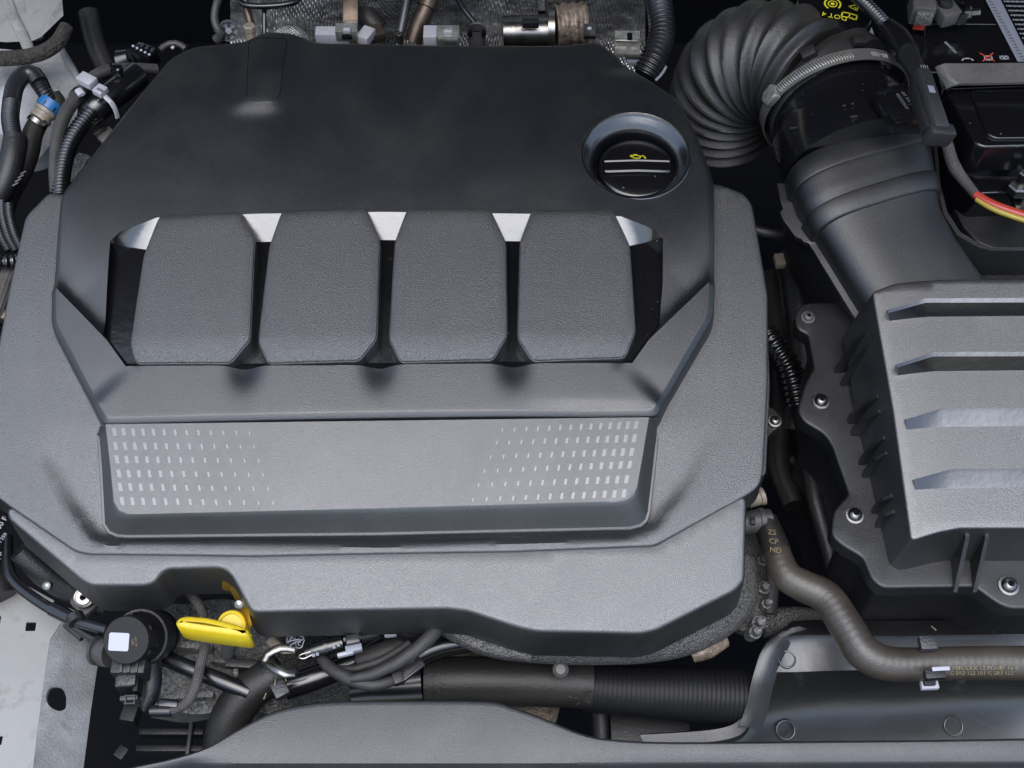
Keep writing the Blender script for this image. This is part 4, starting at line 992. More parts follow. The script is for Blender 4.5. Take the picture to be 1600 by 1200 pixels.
for (lab, mt, pts) in [('dark upright plastic channel in the gap left of the air box', 'plastic_dark', [(1236, 400, -.13, 22), (1250, 470, -.13, 24), (1258, 560, -.14, 24), (1240, 680, -.15, 24)]),
                       ('dim black hose low in the gap beside the cover right edge', 'rubber', [(1204, 430, -.15, 16), (1212, 500, -.15, 16), (1222, 620, -.15, 16), (1216, 720, -.15, 18), (1240, 790, -.15, 18)]),
                       ('dim grey pipe crossing the gap above the coolant hose', 'sleeve', [(1200, 740, -.16, 9), (1240, 720, -.16, 9), (1290, 716, -.17, 9)]),
                       ('dark pipe descending behind the air box front left corner', 'plastic_dark', [(1262, 700, -.12, 14), (1274, 780, -.12, 14), (1296, 860, -.13, 14), (1310, 930, -.14, 14)])]:
    hose('gap_hose', lab, 'hose', mt, pts, group='dim hoses in the gap beside the air box')
# right end of the engine below the cover
ef = thing('coolant_fitting', 'dull grey ribbed coolant fitting at the right end of the cover', 'fitting', P(1180, 815, -.09))
f0, f1_ = P(1152, 818, -.065), P(1205, 812, -.065)
MB().lathe(f0, f1_ - f0, [(.0075, 0), (.0075, .014), (.0082, .0145), (.0082, .0175), (.0070, .018), (.0070, .022), (.005, .0225)], 28).build('fitting_body', 'sleeve', ef)
MB().lathe(P(1168, 782, -.070), (1, .3, .1), [(.0055, 0), (.0055, .008), (.0062, .0085), (.0062, .011), (.004, .012)], 24).build('upper_stub', 'tan', ef)
MB().box(P(1176, 814, -.056), (.003, .005, .003), None, .0005).build('lug', 'plastic_dark', ef)
bl = thing('engine_block_end', 'rough cast engine end face with studs right of the cover', 'engine block', P(1180, 900, -.12))
tubeobj('cast_wall', 'cast', [(1150, 830, -.105, 26), (1164, 880, -.105, 30), (1166, 940, -.11, 32), (1150, 985, -.115, 26)], bl, seg=20)
for (x, y, r_) in ((1192, 862, 8), (1194, 905, 9), (1186, 960, 10), (1180, 975, 9), (1198, 930, 7)):
    p = P(x, y, -.085); k = mpp(p); MB().lathe(p - Vector((0, 0, .02)), (.1, -.2, 1), [(r_ * k * 1.15, 0), (r_ * k * 1.15, .012), (r_ * k * .8, .0125), (r_ * k * .8, .019), (r_ * k * .5, .020), (.0001, .020)], 12).build('stud', 'cast_alu', bl)
tubeobj('rear_pipe', 'sleeve', [(1200, 850, -.11, 14), (1204, 900, -.115, 14), (1200, 960, -.12, 14)], bl)
tubeobj('cross_pipe', 'cast', [(1190, 975, -.13, 22), (1240, 968, -.13, 20), (1300, 975, -.14, 20)], bl)

# ================================================================== front: below the apron
# cast manifold peeking out under the skirt
cm = thing('cast_manifold', 'rough speckled cast iron manifold under the front edge of the cover', 'manifold', P(950, 1000, -.14))
tubeobj('cast_body', 'cast', [(690, 960, -.082, 22), (716, 978, -.085, 26), (780, 995, -.088, 34), (880, 998, -.088, 40), (1000, 994, -.088, 42), (1080, 975, -.088, 44), (1136, 935, -.090, 44), (1150, 880, -.092, 36)], cm, seg=32)
tubeobj('cast_rib', 'cast', [(690, 962, -.066, 9), (722, 992, -.068, 10), (770, 1012, -.07, 11), (830, 1022, -.072, 11)], cm)
tubeobj('rusty_lug', 'rusty', [(1080, 1022, -.10, 14), (1105, 1012, -.098, 18), (1132, 1000, -.10, 12)], cm)
# engine block casting at lower left
cbk = thing('engine_casting', 'speckled grey aluminium engine casting behind the yellow dipstick', 'engine block', P(320, 1060, -.16))
rows = []
for k, (y_, z_) in enumerate([(940, -.12), (985, -.112), (1010, -.105), (1040, -.105), (1070, -.112), (1112, -.118), (1125, -.16)]):
    rows.append([P(x, y_ + 4 * math.sin(x * .05 + k), z_ + .004 * math.sin(x * .07 + k * 1.7) - max(0, x - 430) * .0005) for x in range(236, 640, 8)])
m = MB(); m.loft(rows, closed=False); m.build('casting_face', 'cast_alu', cbk, smooth=60)
bx = [(300, 1012, 70, 9, .010, -6), (360, 1035, 60, 7, .008, -4), (290, 1090, 90, 8, .008, 4), (372, 1075, 8, 60, .010, 10)]
for (x, y, sx, sy_, sz, a) in bx: MB().box(P(x, y, -.100), (sx * .0004, sy_ * .0005, sz), rotz(a), .001).build('casting_rib', 'cast_alu', cbk)
MB().box(P(378, 1038, -.094), (.020, .006, .006), rotz(-4), .001).build('dark_slot', 'plastic_dark', cbk)

# fender rail at the lower left
rl = thing('front_rail', 'light grey painted front rail with square and oval holes', 'body panel', P(60, 1080, -.16))
RZ = lambda x, y: -.100
rail_px = [(-60, 915), (24, 905), (84, 938), (100, 966), (78, 1000), (66, 1080), (48, 1230), (-60, 1230)]
side_px = [(100, 966), (116, 975), (152, 1028), (140, 1110), (126, 1230), (48, 1230), (66, 1080), (78, 1000)]
def sheet(px, z, holes, thick=.0015):
    o = ccw([Vector((p.x, p.y)) for p in (P(a[0], a[1], z) for a in px)])
    hs_ = [fillet(ccw([Vector((p.x, p.y)) for p in (P(a[0], a[1], z) for a in q)]), rr) for q, rr in holes]
    m, lo, hl2 = surf(o, hs_, lambda q: np.full(len(q), z), .012)
    for l in hl2: m.loft([l, [p - Vector((0, 0, thick)) for p in l]])
    return m, lo
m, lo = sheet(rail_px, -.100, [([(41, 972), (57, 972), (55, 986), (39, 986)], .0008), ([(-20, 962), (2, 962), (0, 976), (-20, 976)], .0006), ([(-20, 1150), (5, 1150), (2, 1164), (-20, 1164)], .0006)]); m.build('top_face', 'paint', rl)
# sloped side face with the big oval hole: built flat then tilted about the crease
e_a, e_b = P(100, 966, -.100), P(48, 1230, -.100)
ed = (e_b - e_a).normalized(); nrm = Vector((ed.y, -ed.x, 0)); nrm = nrm if nrm.x > 0 else -nrm
def zside(q): return np.array([-.100 - .42 * max(0, (Vector((a[0], a[1], 0)) - Vector((e_a.x, e_a.y, 0))).dot(nrm)) for a in q])
zs1 = lambda x, y: float(zside([(x, y)])[0])
o = ccw(tr([(100, 966), (118, 972), (154, 1030), (142, 1110), (126, 1235), (48, 1235), (66, 1080), (78, 1003)], zs1))
ho = fillet(ccw(tr([(76, 1074), (97, 1074), (104, 1088), (103, 1108), (92, 1112), (76, 1104), (71, 1090)], zs1)), .004)
m, lo, hl2 = surf(o, [ho], zside, .006)
for l in hl2: m.loft([l, [p + Vector((.0005, 0, -.0016)) for p in l]])
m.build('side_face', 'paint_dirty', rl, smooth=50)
tubeobj('crease_roll', 'paint', [(97, 962, -.1036, 7), (79, 1002, -.1036, 8), (66, 1080, -.1036, 8), (48, 1235, -.1036, 8)], rl)

# black canister at the left edge with printed text
cn = thing('black_canister', 'black canister with white print at the left edge below the cover', 'canister', P(-10, 850, -.10))
MB().lathe(P(-40, 905, -.12), (0, .12, 1), [(.0215, 0), (.0215, .070), (.020, .074), (.0001, .075)], 40, cap=False).build('canister_body', 'plastic_gloss', cn)
for (b_, x, y, s_) in (('100 F', 7, 820, .0052), ('M 250', 9, 842, .0034), ('-N-', 5, 868, .0070)):
    text(b_, s_, P(x - 6, y, -.046 - (y - 815) * .0006), 'print_white', cn, Matrix.Rotation(R(68), 3, 'Z'))
hose('tyre_edge', 'round black cap at the left edge above the pale rail', 'cap', 'rubber', [(-36, 880, -.085, 40), (-10, 915, -.09, 36), (0, 935, -.092, 24)], seg=28)
# glossy pipes
gp = thing('vacuum_pipe', 'glossy black bent pipe running to the round valve', 'pipe', P(90, 960, -.10))
tubeobj('pipe', 'conduit', [(12, 838, -.075, 8), (12, 880, -.075, 9), (22, 908, -.074, 9), (55, 936, -.072, 9), (96, 960, -.070, 9), (132, 974, -.068, 9), (168, 984, -.066, 9)], gp, seg=20)
tubeobj('coupling', 'conduit', [(82, 951, -.070, 12), (118, 969, -.068, 12)], gp, seg=20)
tubeobj('clip', 'plastic_dark', [(116, 962, -.066, 14), (121, 972, -.066, 14)], gp)
hose('second_pipe', 'short glossy black pipe just below the bent pipe', 'pipe', 'conduit', [(116, 978, -.082, 8), (140, 992, -.080, 9), (166, 1008, -.078, 9)])
hose('flat_tube', 'black square edged pipe stub lying on the rail edge', 'pipe', 'plastic_dark', [(102, 976, -.090, 5), (128, 998, -.090, 5)])
wb = thing('torx_bolt', 'silver washer head bolt with star recess left of the valve', 'bolt', P(131, 936, -.10))
screw('x', '', 131, 933, -.078, 15, 'zinc', parent=wb, ax=(.1, -.5, 1), dome=False)
MB().lathe(P(131, 934, -.081), (.1, -.5, 1), [(.0066, -.002), (.0066, .001), (.006, .0016), (.004, .0018)], 28).build('washer', 'zinc', wb)
m = plate([(110, 940), (124, 918), (144, 922), (150, 944), (132, 960)], -.086, .004, rf=.002); m.build('tab', 'steel_grey', wb)
hose('dark_bracket_arm', 'dark arched arm behind the silver washer bolt', 'bracket', 'plastic_dark', [(30, 860, -.07, 18), (70, 895, -.085, 22), (120, 925, -.10, 22), (165, 945, -.11, 20)], seg=20)
tag(MB().lathe(P(76, 915, -.072), (0, -.4, 1), [(.0028, 0), (.0028, .004), (.0012, .005)], 12).build('small_stud', 'zinc'), 'tiny silver stud left of the washer bolt', 'stud')

# round valve with blank white label
va = thing('solenoid_valve', 'round black solenoid valve with blank white label', 'valve', P(200, 1010, -.11))
v1 = P(197, 1000, -.046); vax = Vector((-.10, -.42, .90)).normalized(); vr = 38 * mpp(v1)
MB().lathe(v1, vax, [(vr * 1.10, -.046), (vr * 1.08, -.018), (vr * 1.02, -.016), (vr, -.0012), (vr * .95, 0), (.0001, 0)], 48, cap=False).build('valve_body', 'matte_black', va, smooth=30)
MB().lathe(v1 - vax * .026, vax, [(vr * 1.20, -.01), (vr * 1.24, .002), (vr * 1.18, .004), (vr * 1.08, .004)], 48, cap=False).build('retaining_ring', 'plastic_dark', va)
su = Vector((1, 0, 0)); sv = vax.cross(su).normalized(); su = sv.cross(vax); vm = Matrix((su, sv, vax)).transposed()
lb = fillet([Vector(q) for q in ((-.0108, -.0062), (.0016, -.0066), (.0021, .0040), (-.0103, .0044))], .0013, 4)
MB().loft([[v1 + vm @ Vector((q.x, q.y, z_)) for q in lb] for z_ in (-.0003, .0003)], True, False, True).build('blank_label', 'label_white', va)
for k in range(6): MB().box(v1 - vax * .009 + (su * math.cos(.5 + k * 1.05) + sv * math.sin(.5 + k * 1.05)) * vr * 1.02, (.0012, .0030, .010), vm @ Matrix.Rotation(.5 + k * 1.05, 3, 'Z'), .0003).build('grip_rib', 'matte_black', va)
text('0280', .0018, v1 + vm @ Vector((.0042, -.001, .0003)), 'print_gold', va, vm @ Matrix.Rotation(R(-85), 3, 'Z'))
text('A2C 9F', .0018, v1 + vm @ Vector((.0062, -.001, .0003)), 'print_gold', va, vm @ Matrix.Rotation(R(-85), 3, 'Z'))
MB().box(P(201, 943, -.058), (.0072, .004, .006), vm, .0006).build('key_tab', 'plastic_dark', va)
sp0 = P(175, 1020, -.070); sp1_ = P(132, 1014, -.078); sdv = (sp1_ - sp0).normalized()
MB().lathe(sp0, sdv, [(.0090, 0), (.0090, .006), (.0074, .0062), (.0074, .010), (.0090, .0102), (.0090, .0125), (.006, .013)], 28).build('side_port', 'sleeve', va)
pg_ = thing('valve_plug', 'black rectangular plug hanging below the round valve', 'plug', P(205, 1075, -.12))
MB().box(P(205, 1046, -.066), (.0205, .010, .016), None, .0015).build('plug_neck', 'plastic_dark', pg_)
MB().box(P(199, 1066, -.070), (.0110, .0100, .014), rotz(4), .0010).build('plug_body', 'plastic_grey' if False else 'plastic_dark', pg_)
MB().box(P(198, 1062, -.0625), (.0104, .0070, .0012), rotz(4), .0004).build('latch_plate', 'plastic_grey', pg_)
MB().box(P(204, 1094, -.070), (.0105, .0030, .010), rotz(4), .0006).build('latch_bar', 'plastic_grey', pg_)
for dx, dy, sx, sy_ in ((-7, 0, .0007, .006), (7, 0, .0007, .006), (0, -6, .006, .0007), (0, 6, .006, .0007)): MB().box(P(203 + dx, 1093 + dy * 1.0, -.0640), (sx, sy_, .0008), rotz(4), .0002).build('latch_frame', 'sleeve', pg_)
for k in range(3): MB().box(P(190 + k * 12, 1040, -.0575), (.0016, .0085, .0016), None, .0004).build('neck_rib', 'plastic_grey', pg_)
MB().lathe(P(197, 1062, -.0618), (0, 0, 1), [(.0016, 0), (.0016, .0005), (.0011, .0005), (.0011, 0)], 16, cap=False).build('moulded_ring', 'sleeve', pg_)
MB().box(P(216, 1066, -.072), (.0030, .0150, .012), rotz(4), .0006).build('side_guard', 'matte_black', pg_)
MB().box(P(205, 1118, -.080), (.0090, .0100, .012), rotz(-10), .0010).build('plug_tail', 'matte_black', pg_)
tubeobj('plug_back', 'plastic_dark', [(232, 1035, -.080, 20), (236, 1075, -.085, 16), (222, 1108, -.09, 14)], pg_)
tubeobj('lead_ferrule', 'conduit_grey', [(236, 1111, -.085, 9), (268, 1111, -.084, 9)], pg_)
MB().box(P(264, 1100, -.080), (.012, .005, .006), rotz(-4), .001).build('lead_clip', 'plastic_gloss', pg_)
hose('braided_cable', 'grey braided cable running up past the yellow dipstick', 'cable', 'braid', [(268, 1110, -.082, 8), (292, 1098, -.080, 8), (306, 1070, -.078, 8), (314, 1036, -.078, 8), (322, 1008, -.080, 8)], seg=16)
hose('braided_cable', 'short braided cable hanging inside the cover notch', 'cable', 'braid', [(276, 900, -.085, 8), (294, 922, -.083, 8), (310, 944, -.082, 8), (318, 962, -.086, 7)], seg=16)
hose('coolant_tube', 'straight glossy black tube crossing the engine casting', 'tube', 'conduit', [(232, 1016, -.090, 13), (290, 1042, -.090, 13), (350, 1066, -.090, 13), (390, 1082, -.092, 13)], seg=20)

# yellow dipstick
dp = thing('oil_dipstick', 'bright yellow oil dipstick handle in the cover notch', 'dipstick', P(340, 1000, -.09))
def loopbar(pts, zt, hgt, thick):
    ps_ = [P(a, b, zt) for a, b in pts]; o_ = offs(ps_, 0); i_ = offs(ps_, -thick)
    mb = MB(); mb.loft([o_, [p - Vector((0, 0, hgt)) for p in offs(ps_, .0004)], [p - Vector((0, 0, hgt)) for p in i_], i_, o_]); return mb
ring_px = [(276, 974), (280, 967), (290, 964), (320, 966), (352, 973), (376, 980), (386, 986), (386, 991), (376, 991), (330, 985), (296, 980), (282, 977)]
r2 = fillet([P(a, b, -.040) for a, b in ring_px], .003, 3)
ps_ = [Vector((p.x, p.y, -.040)) for p in r2]
ou = [offs(ps_, d) for d in (-.0004, .0009, .0011, -.0002)]
mb = MB(); H_ = (0, -.0014, -.0195, -.0215); I_ = [offs(ps_, d) for d in (-.0026, -.0024, -.0024, -.0026)]
ringsd = [[p + Vector((0, 0, h_)) for p in l] for l, h_ in zip(ou, H_)] + [[p + Vector((0, 0, h_)) for p in l] for l, h_ in list(zip(I_, H_))[::-1]]
ringsd.append(ringsd[0]); mb.loft(ringsd); mb.build('handle_loop', 'yellow', dp, smooth=60)
MB().add([p + Vector((0, 0, -.0045)) for p in offs(ps_, -.0015)], [list(range(len(ps_)))]).build('handle_web', 'yellow', dp)
MB().lathe(P(360, 977, -.046), (-.05, -.35, 1), [(.0092, -.012), (.0092, -.003), (.0086, -.0014), (.0070, -.0006), (.0066, -.0018), (.0001, -.0018)], 32, cap=False).build('round_cap', 'yellow', dp)
MB().box(P(386, 996, -.050), (.005, .004, .004), rotz(-10), .0006).build('side_tab', 'yellow', dp)
MB().tube([P(362, 990, -.055), P(352, 1040, -.12)], .0045, 14).build('dipstick_tube', 'steel_grey', dp)
# brass bracket in the notch
bb = thing('brass_bracket', 'narrow gold coloured metal bracket along the cover notch', 'bracket', P(385, 940, -.07))
e0 = [P(a - 3, b, -.040) for a, b in ((350, 908), (366, 909), (378, 922), (388, 944), (397, 976))]; e1 = [P(a - 3, b, -.047) for a, b in ((350, 919), (362, 921), (368, 932), (378, 950), (392, 984))]
m = MB(); m.loft([e0, e1, [p - Vector((0, 0, .003)) for p in e1]], closed=False); m.build('bracket_strip', 'brass', bb, smooth=30)
tag(MB().lathe(P(374, 944, -.045), (0, -.6, 1), [(.0026, 0), (.0026, .002), (.0001, .003)], 14).build('bracket_rivet', 'zinc'), 'small silver rivet on the gold bracket', 'rivet')
tag(MB().box(P(254, 906, -.058), (.008, .012, .004), rotz(-28), .001).build('olive_reflection', 'brass'), 'dull olive gold plate imitating a yellow reflection in the left side of the cover notch', 'tab')  # small brass-coloured plate imitates the yellow mirrored in the apron notch


# rubber radiator hose with clamp
rh = thing('radiator_hose', 'thick brown black rubber hose bending down at the lower left', 'hose', P(370, 1120, -.14))
tubeobj('hose_bend', 'rubber', [(352, 1215, -.13, 36), (352, 1160, -.118, 34), (362, 1118, -.108, 32), (388, 1082, -.100, 31), (420, 1060, -.096, 30), (440, 1050, -.095, 29)], rh, seg=32)
hcl = thing('spring_clamp', 'bent silver clamp bracket where the radiator hose meets the pipe', 'clamp', P(430, 1040, -.10))
tubeobj('band', 'plastic_dark', [(416, 1062, -.096, 32), (428, 1055, -.096, 32)], hcl, seg=28)
tubeobj('bent_arm', 'tan', [(424, 1000, -.078, 9), (436, 1012, -.074, 8), (456, 1016, -.074, 7), (462, 1004, -.08, 6)], hcl, sq=.6)
tubeobj('lower_arm', 'steel', [(412, 1032, -.070, 6), (430, 1044, -.066, 8), (452, 1054, -.066, 8), (462, 1046, -.07, 7)], hcl, sq=.6)
tubeobj('upper_arm', 'zinc', [(412, 1034, -.068, 6), (418, 1022, -.068, 7), (440, 1012, -.068, 7), (460, 1014, -.07, 7)], hcl, sq=.6)
MB().box(P(438, 1078, -.078), (.009, .010, .006), rotz(30), .001).build('clamp_ear', 'plastic_grey', hcl)
for (a, b) in ((430, 1066), (414, 1088), (446, 1060)): MB().box(P(a, b, -.074), (.004, .0008, .0008), rotz(20 + a), .0002).build('paint_mark', 'print_gold', hcl)
hose('black_pipe', 'satin black pipe right of the radiator hose clamp', 'pipe', 'conduit', [(446, 1074, -.100, 20), (490, 1060, -.098, 19), (540, 1040, -.098, 18), (600, 1010, -.10, 18)], seg=28)
hose('upper_black_pipe', 'satin black pipe rising beneath the cover skirt', 'pipe', 'conduit', [(620, 1040, -.104, 18), (680, 1012, -.104, 18), (740, 1000, -.106, 18)], seg=28)
# connectors and loom in the middle
cs_ = thing('inline_connector', 'black inline connector with steel spring clip near the centre', 'connector', P(520, 1005, -.08))
tubeobj('barrel', 'conduit', [(478, 1022, -.074, 11), (500, 1014, -.073, 12), (536, 1004, -.072, 12)], cs_, seg=20)
tubeobj('barrel_collar', 'plastic_gloss', [(506, 1012, -.073, 14), (512, 1010, -.073, 14)], cs_, seg=20)
tubeobj('barrel_end', 'conduit', [(536, 1000, -.072, 13), (562, 994, -.073, 13)], cs_, seg=20)
tubeobj('rear_barrel', 'plastic_dark', [(562, 996, -.076, 11), (590, 988, -.078, 11)], cs_, seg=20)
for (a, b) in ((490, 1024), (496, 1022), (522, 1011), (529, 1008)): MB().box(P(a, b, -.066), (.0018, .0020, .001), rotz(15), .0002).build('window', 'label_grey', cs_)
tubeobj('spring_clip', 'zinc', [(486, 1018, -.066, 1.6), (472, 1022, -.066, 1.6), (467, 1026, -.066, 1.6), (474, 1029, -.066, 1.6), (488, 1023, -.066, 1.6)], cs_, seg=8, step=.001)
bracket('pale_clip', 'pale grey plastic clip hanging under the inline connector', 'clip', [('clip_plate', 'label_grey', 553, 1014, -.066, 26, 10, .005, 14), ('clip_foot', 'white_plastic', 540, 1022, -.066, 26, 5, .004, 14), ('clip_head', 'plastic_gloss', 552, 1001, -.064, 22, 12, .008, 12)], P(550, 1018, -.08))
tag(MB().box(P(610, 989, -.074), (.0075, .005, .004), rotz(5), .0008).build('cream_block', 'white_plastic'), 'small cream plastic block right of the inline connector', 'block')
fz = MB()
for k in range(3):
    ps = [P(446 + random.uniform(0, 34), 990 + random.uniform(0, 30), -.070 + random.uniform(-.002, .004)) for _ in range(7)]
    fz.tube(ps, .00035, 5, .0015)
tag(fz.build('frayed_thread', 'label_grey'), 'loose frayed pale threads beside the inline connector', 'thread')
hose('cable_loom', 'taped dark cable loom sagging in the middle below the cover', 'cable', 'tape', [(500, 1026, -.078, 8), (516, 1044, -.074, 10), (545, 1060, -.072, 11), (580, 1070, -.072, 10), (612, 1064, -.073, 9), (622, 1058, -.074, 8)], seg=16)
hose('upper_cable_loom', 'taped grey cable loom curving up under the cover skirt', 'cable', 'tape', [(548, 1060, -.068, 7), (580, 1054, -.066, 9), (620, 1036, -.063, 10), (654, 1012, -.060, 11), (678, 988, -.060, 12), (684, 962, -.066, 11)], seg=16)
hose('third_cable', 'thin taped cable behind the sagging loom', 'cable', 'tape', [(520, 1046, -.082, 6), (560, 1044, -.080, 7), (600, 1030, -.080, 7), (640, 1004, -.08, 6)], seg=12)
hose('inner_loom', 'dark bundle of taped wires behind the pale clip', 'cable', 'tape', [(560, 1034, -.094, 20), (600, 1022, -.092, 20), (640, 1004, -.092, 18)], seg=20)
bracket('loom_bracket', 'black ribbed bracket at the right end of the cable loom', 'bracket', [('bracket_body', 'plastic_dark', 640, 1046, -.074, 46, 16, .006, 40), ('edge', 'conduit_grey', 646, 1052, -.070, 44, 3, .004, 40), ('lock', 'plastic_dark', 622, 1060, -.070, 16, 16, .006, 20), ('white_stub', 'label_grey', 638, 1030, -.070, 16, 10, .004, 30)], P(640, 1050, -.09))
sc2 = thing('silver_cap_sensor', 'silver capped sensor peeking from under the cover skirt', 'sensor', P(645, 975, -.09))
MB().lathe(P(640, 976, -.088), (.25, .3, 1), [(.0095, 0), (.0095, .008), (.0080, .0082), (.0080, .020), (.0066, .023), (.0001, .024)], 28, cap=False).build('cap', 'zinc', sc2)
MB().lathe(P(638, 982, -.088), (.25, .3, 1), [(.0110, -.006), (.0110, .006), (.009, .007)], 28).build('boot', 'plastic_dark', sc2)
MB().box(P(664, 968, -.080), (.010, .012, .012), rotz(15), .003).build('flange', 'rusty', sc2)
# charge air pipe along the front
ch = thing('charge_air_hose', 'large black charge air hose lying along the front of the engine', 'hose', P(800, 1080, -.16))
tubeobj('pipe_end', 'conduit', [(560, 1078, -.135, 34), (612, 1072, -.128, 36), (664, 1068, -.125, 37)], ch, seg=36)
tubeobj('rubber_section', 'rubber', [(664, 1066, -.125, 39), (760, 1065, -.125, 39), (860, 1066, -.125, 38), (925, 1070, -.126, 37)], ch, seg=36)
tubeobj('strap_band', 'rubber', [(668, 1066, -.125, 40.5), (678, 1066, -.125, 40.5)], ch, seg=36)
tubeobj('strap_band', 'rubber', [(683, 1066, -.125, 40.5), (690, 1066, -.125, 40.5)], ch, seg=36)
tubeobj('ribbed_section', 'matte_black', [(915, 1074, -.130, 38), (985, 1080, -.132, 39), (1060, 1084, -.134, 42), (1180, 1092, -.138, 44)], ch, seg=36, corr=(.0030, .016))
MB().lathe(P(876, 1046, -.092), (0, -.3, 1), [(.0050, 0), (.0050, .0015), (.0042, .0022), (.0030, .0010), (.0001, .0010)], 20).build('silver_stud', 'steel_grey', ch, smooth=20)
fz = MB()
for k in range(7):
    a = Vector(P(908 + random.uniform(-10, 8), 1098 + random.uniform(-14, 8), -.108)); fz.tube([a, a + Vector((random.uniform(-.005, .004), random.uniform(-.003, .003), .001)), a + Vector((random.uniform(-.008, .006), random.uniform(-.005, .004), 0))], .0003, 4, .003)
fz.build('frayed_edge', 'tape', ch)
tag(MB().lathe(P(770, 1086, -.17), (0, -.1, 1), [(.046, -.02), (.046, .004), (.043, .007), (.030, .008), (.0001, .008)], 48).build('pulley', 'rusty'), 'brown round pulley rim below the charge air hose', 'pulley')
hose('lower_duct', 'dark upright duct below the ribbed hose section', 'duct', 'plastic_dark', [(938, 1110, -.17, 16), (940, 1150, -.175, 16), (940, 1190, -.18, 16)], seg=20)
bracket('dark_box', 'dark plastic fan housing under the ribbed hose', 'housing', [('fan_shroud', 'plastic_dark', 1010, 1140, -.19, 120, 70, .05, 0), ('shroud_lip', 'plastic_grey', 1000, 1168, -.165, 180, 5, .003, 1)], P(1010, 1150, -.22))
bracket('lower_fan_guard', 'dark slatted fan guard deep below the round valve', 'guard', [('bar', 'plastic_dark', 270, 1146, -.20, 100, 8, .01, 0), ('bar', 'plastic_dark', 270, 1172, -.20, 110, 8, .01, 0), ('post', 'plastic_grey', 297, 1160, -.195, 6, 60, .008, 0), ('frame_mark', 'plastic_grey', 190, 1176, -.19, 16, 16, .004, -30)], P(260, 1160, -.22))

# ================================================================== coolant hose on the right
ch2 = thing('coolant_hose', 'brown coolant hose with gold print running to the right edge', 'hose', P(1350, 1030, -.10))
cpts = [(1200, 822, -.066, 18), (1212, 858, -.066, 21), (1228, 898, -.066, 24), (1256, 916, -.066, 25), (1292, 934, -.066, 26), (1322, 978, -.066, 27), (1348, 1018, -.067, 28), (1384, 1036, -.068, 27), (1440, 1038, -.068, 26), (1520, 1036, -.068, 26), (1680, 1036, -.068, 27)]
tubeobj('hose_body', 'rubber_brown', cpts, ch2, seg=32)
tubeobj('hose_end', 'rubber', [(1196, 812, -.066, 18.5), (1204, 834, -.066, 20.5), (1214, 862, -.066, 22.5)], ch2, seg=28)
for k in range(3):
    text(('ZS', 'CP', 'ND')[k], .0050, P(1206 + k * 3, 832 + k * 14, -.054), 'print_gold', ch2, rotz(-8))
zt = -.0585
text('MIN CKK 12 PDHK  16 0', .0032, P(1488, 1044, -.0572), 'print_gold', ch2, Matrix.Rotation(R(24), 3, 'X'), align='LEFT', sx=1.15)
text('C 5R3 122 101 C 5R3 122', .0032, P(1484, 1052, -.0600), 'print_gold', ch2, Matrix.Rotation(R(38), 3, 'X'), align='LEFT', sx=1.1)
hk = thing('hose_clip', 'black hose clip with pale tips holding the brown coolant hose', 'clip', P(1455, 1050, -.09))
MB().box(P(1449, 1006, -.056), (.0100, .0085, .006), rotz(2), .0008).build('upper_jaw', 'plastic_grey', hk)
MB().tube([P(1450, 1010, -.056), P(1450, 1026, -.053), P(1452, 1046, -.054), P(1456, 1064, -.066)], .0040, 12, sq=.4).build('strap', 'plastic_dark', hk) if False else None
MB().box(P(1460, 1054, -.054), (.0120, .0060, .005), rotz(4), .0008).build('lower_jaw', 'plastic_dark', hk)
MB().box(P(1470, 1045, -.0505), (.0105, .0024, .0014), rotz(3), .0004).build('jaw_tip', 'label_white', hk)
MB().box(P(1452, 1071, -.072), (.0105, .0050, .004), rotz(2), .0006).build('release_tab', 'label_white', hk)
MB().box(P(1450, 1062, -.070), (.0070, .0080, .006), rotz(2), .0006).build('clip_stem', 'plastic_dark', hk)

# ================================================================== radiator air guide
ag = thing('air_guide', 'glossy black moulded air guide below the coolant hose', 'air guide', P(1400, 1080, -.18))
prof = [  # polylines from back to front
    [(1236, 972, -.110), (1245, 970, -.110), (1300, 968, -.110), (1400, 970, -.110), (1500, 969, -.110), (1700, 966, -.110)],
    [(1206, 996, -.104), (1236, 984, -.104), (1300, 984, -.104), (1400, 988, -.104), (1500, 986, -.104), (1700, 982, -.104)],
    [(1190, 1022, -.104), (1222, 996, -.103), (1300, 992, -.103), (1400, 994, -.103), (1500, 992, -.103), (1700, 989, -.103)],
    [(1188, 1046, -.107), (1210, 1010, -.107), (1300, 1004, -.107), (1400, 1006, -.107), (1500, 1004, -.107), (1700, 1001, -.107)],
    [(1188, 1050, -.110), (1240, 1050, -.110), (1300, 1048, -.110), (1400, 1046, -.110), (1500, 1044, -.110), (1700, 1040, -.110)],
    [(1180, 1066, -.120), (1238, 1058, -.118), (1300, 1058, -.118), (1400, 1058, -.118), (1500, 1056, -.118), (1700, 1052, -.118)],
    [(1160, 1120, -.135), (1205, 1108, -.140), (1300, 1090, -.140), (1400, 1088, -.140), (1500, 1086, -.140), (1700, 1082, -.140)],
    [(1150, 1140, -.138), (1190, 1134, -.148), (1300, 1122, -.152), (1400, 1120, -.152), (1500, 1116, -.150), (1700, 1106, -.148)],
    [(1100, 1156, -.138), (1190, 1162, -.152), (1300, 1160, -.158), (1400, 1160, -.158), (1500, 1158, -.156), (1700, 1150, -.154)]]
def spl(row, n=10):
    pts = [P(*a) for a in row]; out = []
    ex = [2 * pts[0] - pts[1]] + pts + [2 * pts[-1] - pts[-2]]
    for i in range(len(pts) - 1):
        a, b, c, d = ex[i:i + 4]
        for k in range(n):
            t = k / n; out.append(0.5 * ((2 * b) + (c - a) * t + (2 * a - 5 * b + 4 * c - d) * t * t + (3 * b - a - 3 * c + d) * t ** 3))
    return out + [pts[-1]]
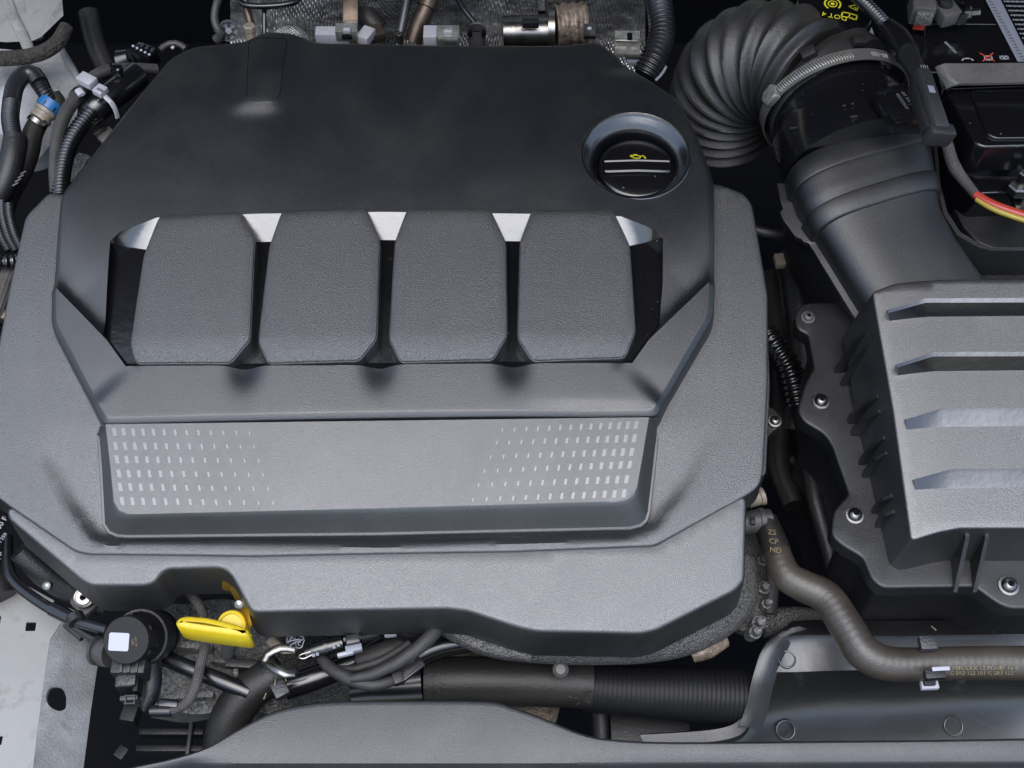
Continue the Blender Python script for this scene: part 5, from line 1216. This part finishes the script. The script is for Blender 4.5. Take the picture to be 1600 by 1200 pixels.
m = MB(); m.loft([spl(r_) for r_ in prof], closed=False); m.build('guide_shell', 'plastic_guide', ag, smooth=55)
e0 = spl([(1240, 980, -.104), (1212, 992, -.104), (1192, 1018, -.104), (1178, 1060, -.110), (1166, 1110, -.124), (1156, 1136, -.130)], 8)
m = MB(); m.loft([[p + Vector((.013, -.003, -.004)) for p in e0], [p + Vector((.007, -.001, .0012)) for p in e0], [p + Vector((.002, 0, .002)) for p in e0], [p + Vector((-.001, 0, .001)) for p in e0], [p + Vector((-.002, 0, -.03)) for p in e0]], closed=False); m.build('rolled_edge', 'plastic_satin', ag, smooth=60)
e1 = spl([(1000, 1151, -.140), (1070, 1147, -.138), (1120, 1142, -.136), (1150, 1132, -.132), (1166, 1112, -.126)], 8)
m = MB(); m.loft([[p + Vector((0, .003, -.004)) for p in e1], [p + Vector((0, .001, .0005)) for p in e1], [p + Vector((.003, -.006, 0)) for p in e1], [p + Vector((.003, -.008, -.004)) for p in e1]], closed=False); m.build('lower_lip', 'plastic_satin', ag, smooth=50)
for (x, y, z_, r_, nx) in ((1230, 1030, -.1070, 14, 0), (1228, 1141, -.149, 15, 0), (1490, 1135, -.152, 15, 0)):
    p = P(x, y, z_); k = mpp(p) * r_
    MB().lathe(p, (0, -.02 if y < 1100 else -.33, 1), [(k, -.002), (k, .0003), (k * .95, .0004), (k * .89, .0003), (k * .88, -.002)], 28, cap=False).build('round_plug', 'plastic_guide', ag, smooth=8)
tag(MB().tube([P(1455, 978, -.1020), P(1463, 985, -.1018)], .0004, 5).build('straw', 'tan'), 'tiny dry straw lying on the black air guide ledge', 'straw')

# ================================================================== front trim panel across the bottom
tp = thing('front_trim_panel', 'wide grey grained plastic trim panel along the bottom edge', 'trim panel', P(800, 1180, -.10))
edge = [(120, 1232), (190, 1204), (270, 1186), (325, 1168), (370, 1142), (420, 1116), (470, 1103), (530, 1097), (640, 1096), (760, 1097), (800, 1106), (850, 1124), (905, 1146), (950, 1156), (1050, 1161), (1300, 1159), (1500, 1157), (1760, 1152)]
TZ = -.066
e = spl([(a, b, TZ) for a, b in edge], 6)
low = [Vector((p.x, P(800, 1193 - max(0, (p.x) * 8), TZ - .004).y, TZ - .004)) for p in e]
mid1 = []
rows = [[p + Vector((0, .0014, -.030)) for p in e], [p + Vector((0, .0014, -.0030)) for p in e], [p + Vector((0, .0008, -.0010)) for p in e], [p + Vector((0, -.0006, -.0001)) for p in e]]
for t in (.08, .2, .4, .6, .8, .95, 1.0):
    rows.append([Vector((a.x, a.y * (1 - t) + min(b.y, a.y - .004) * t, TZ - .0035 * t * t - .0001)) for a, b in zip(e, low)])
last = rows[-1]
rows.append([p + Vector((0, -.001, -.0025)) for p in last]); rows.append([p + Vector((0, -.002, -.006)) for p in last]); rows.append([p + Vector((0, -.06, -.010)) for p in last])
m = MB(); m.loft(rows, closed=False); m.build('panel_sheet', 'plastic_trim', tp, smooth=45)
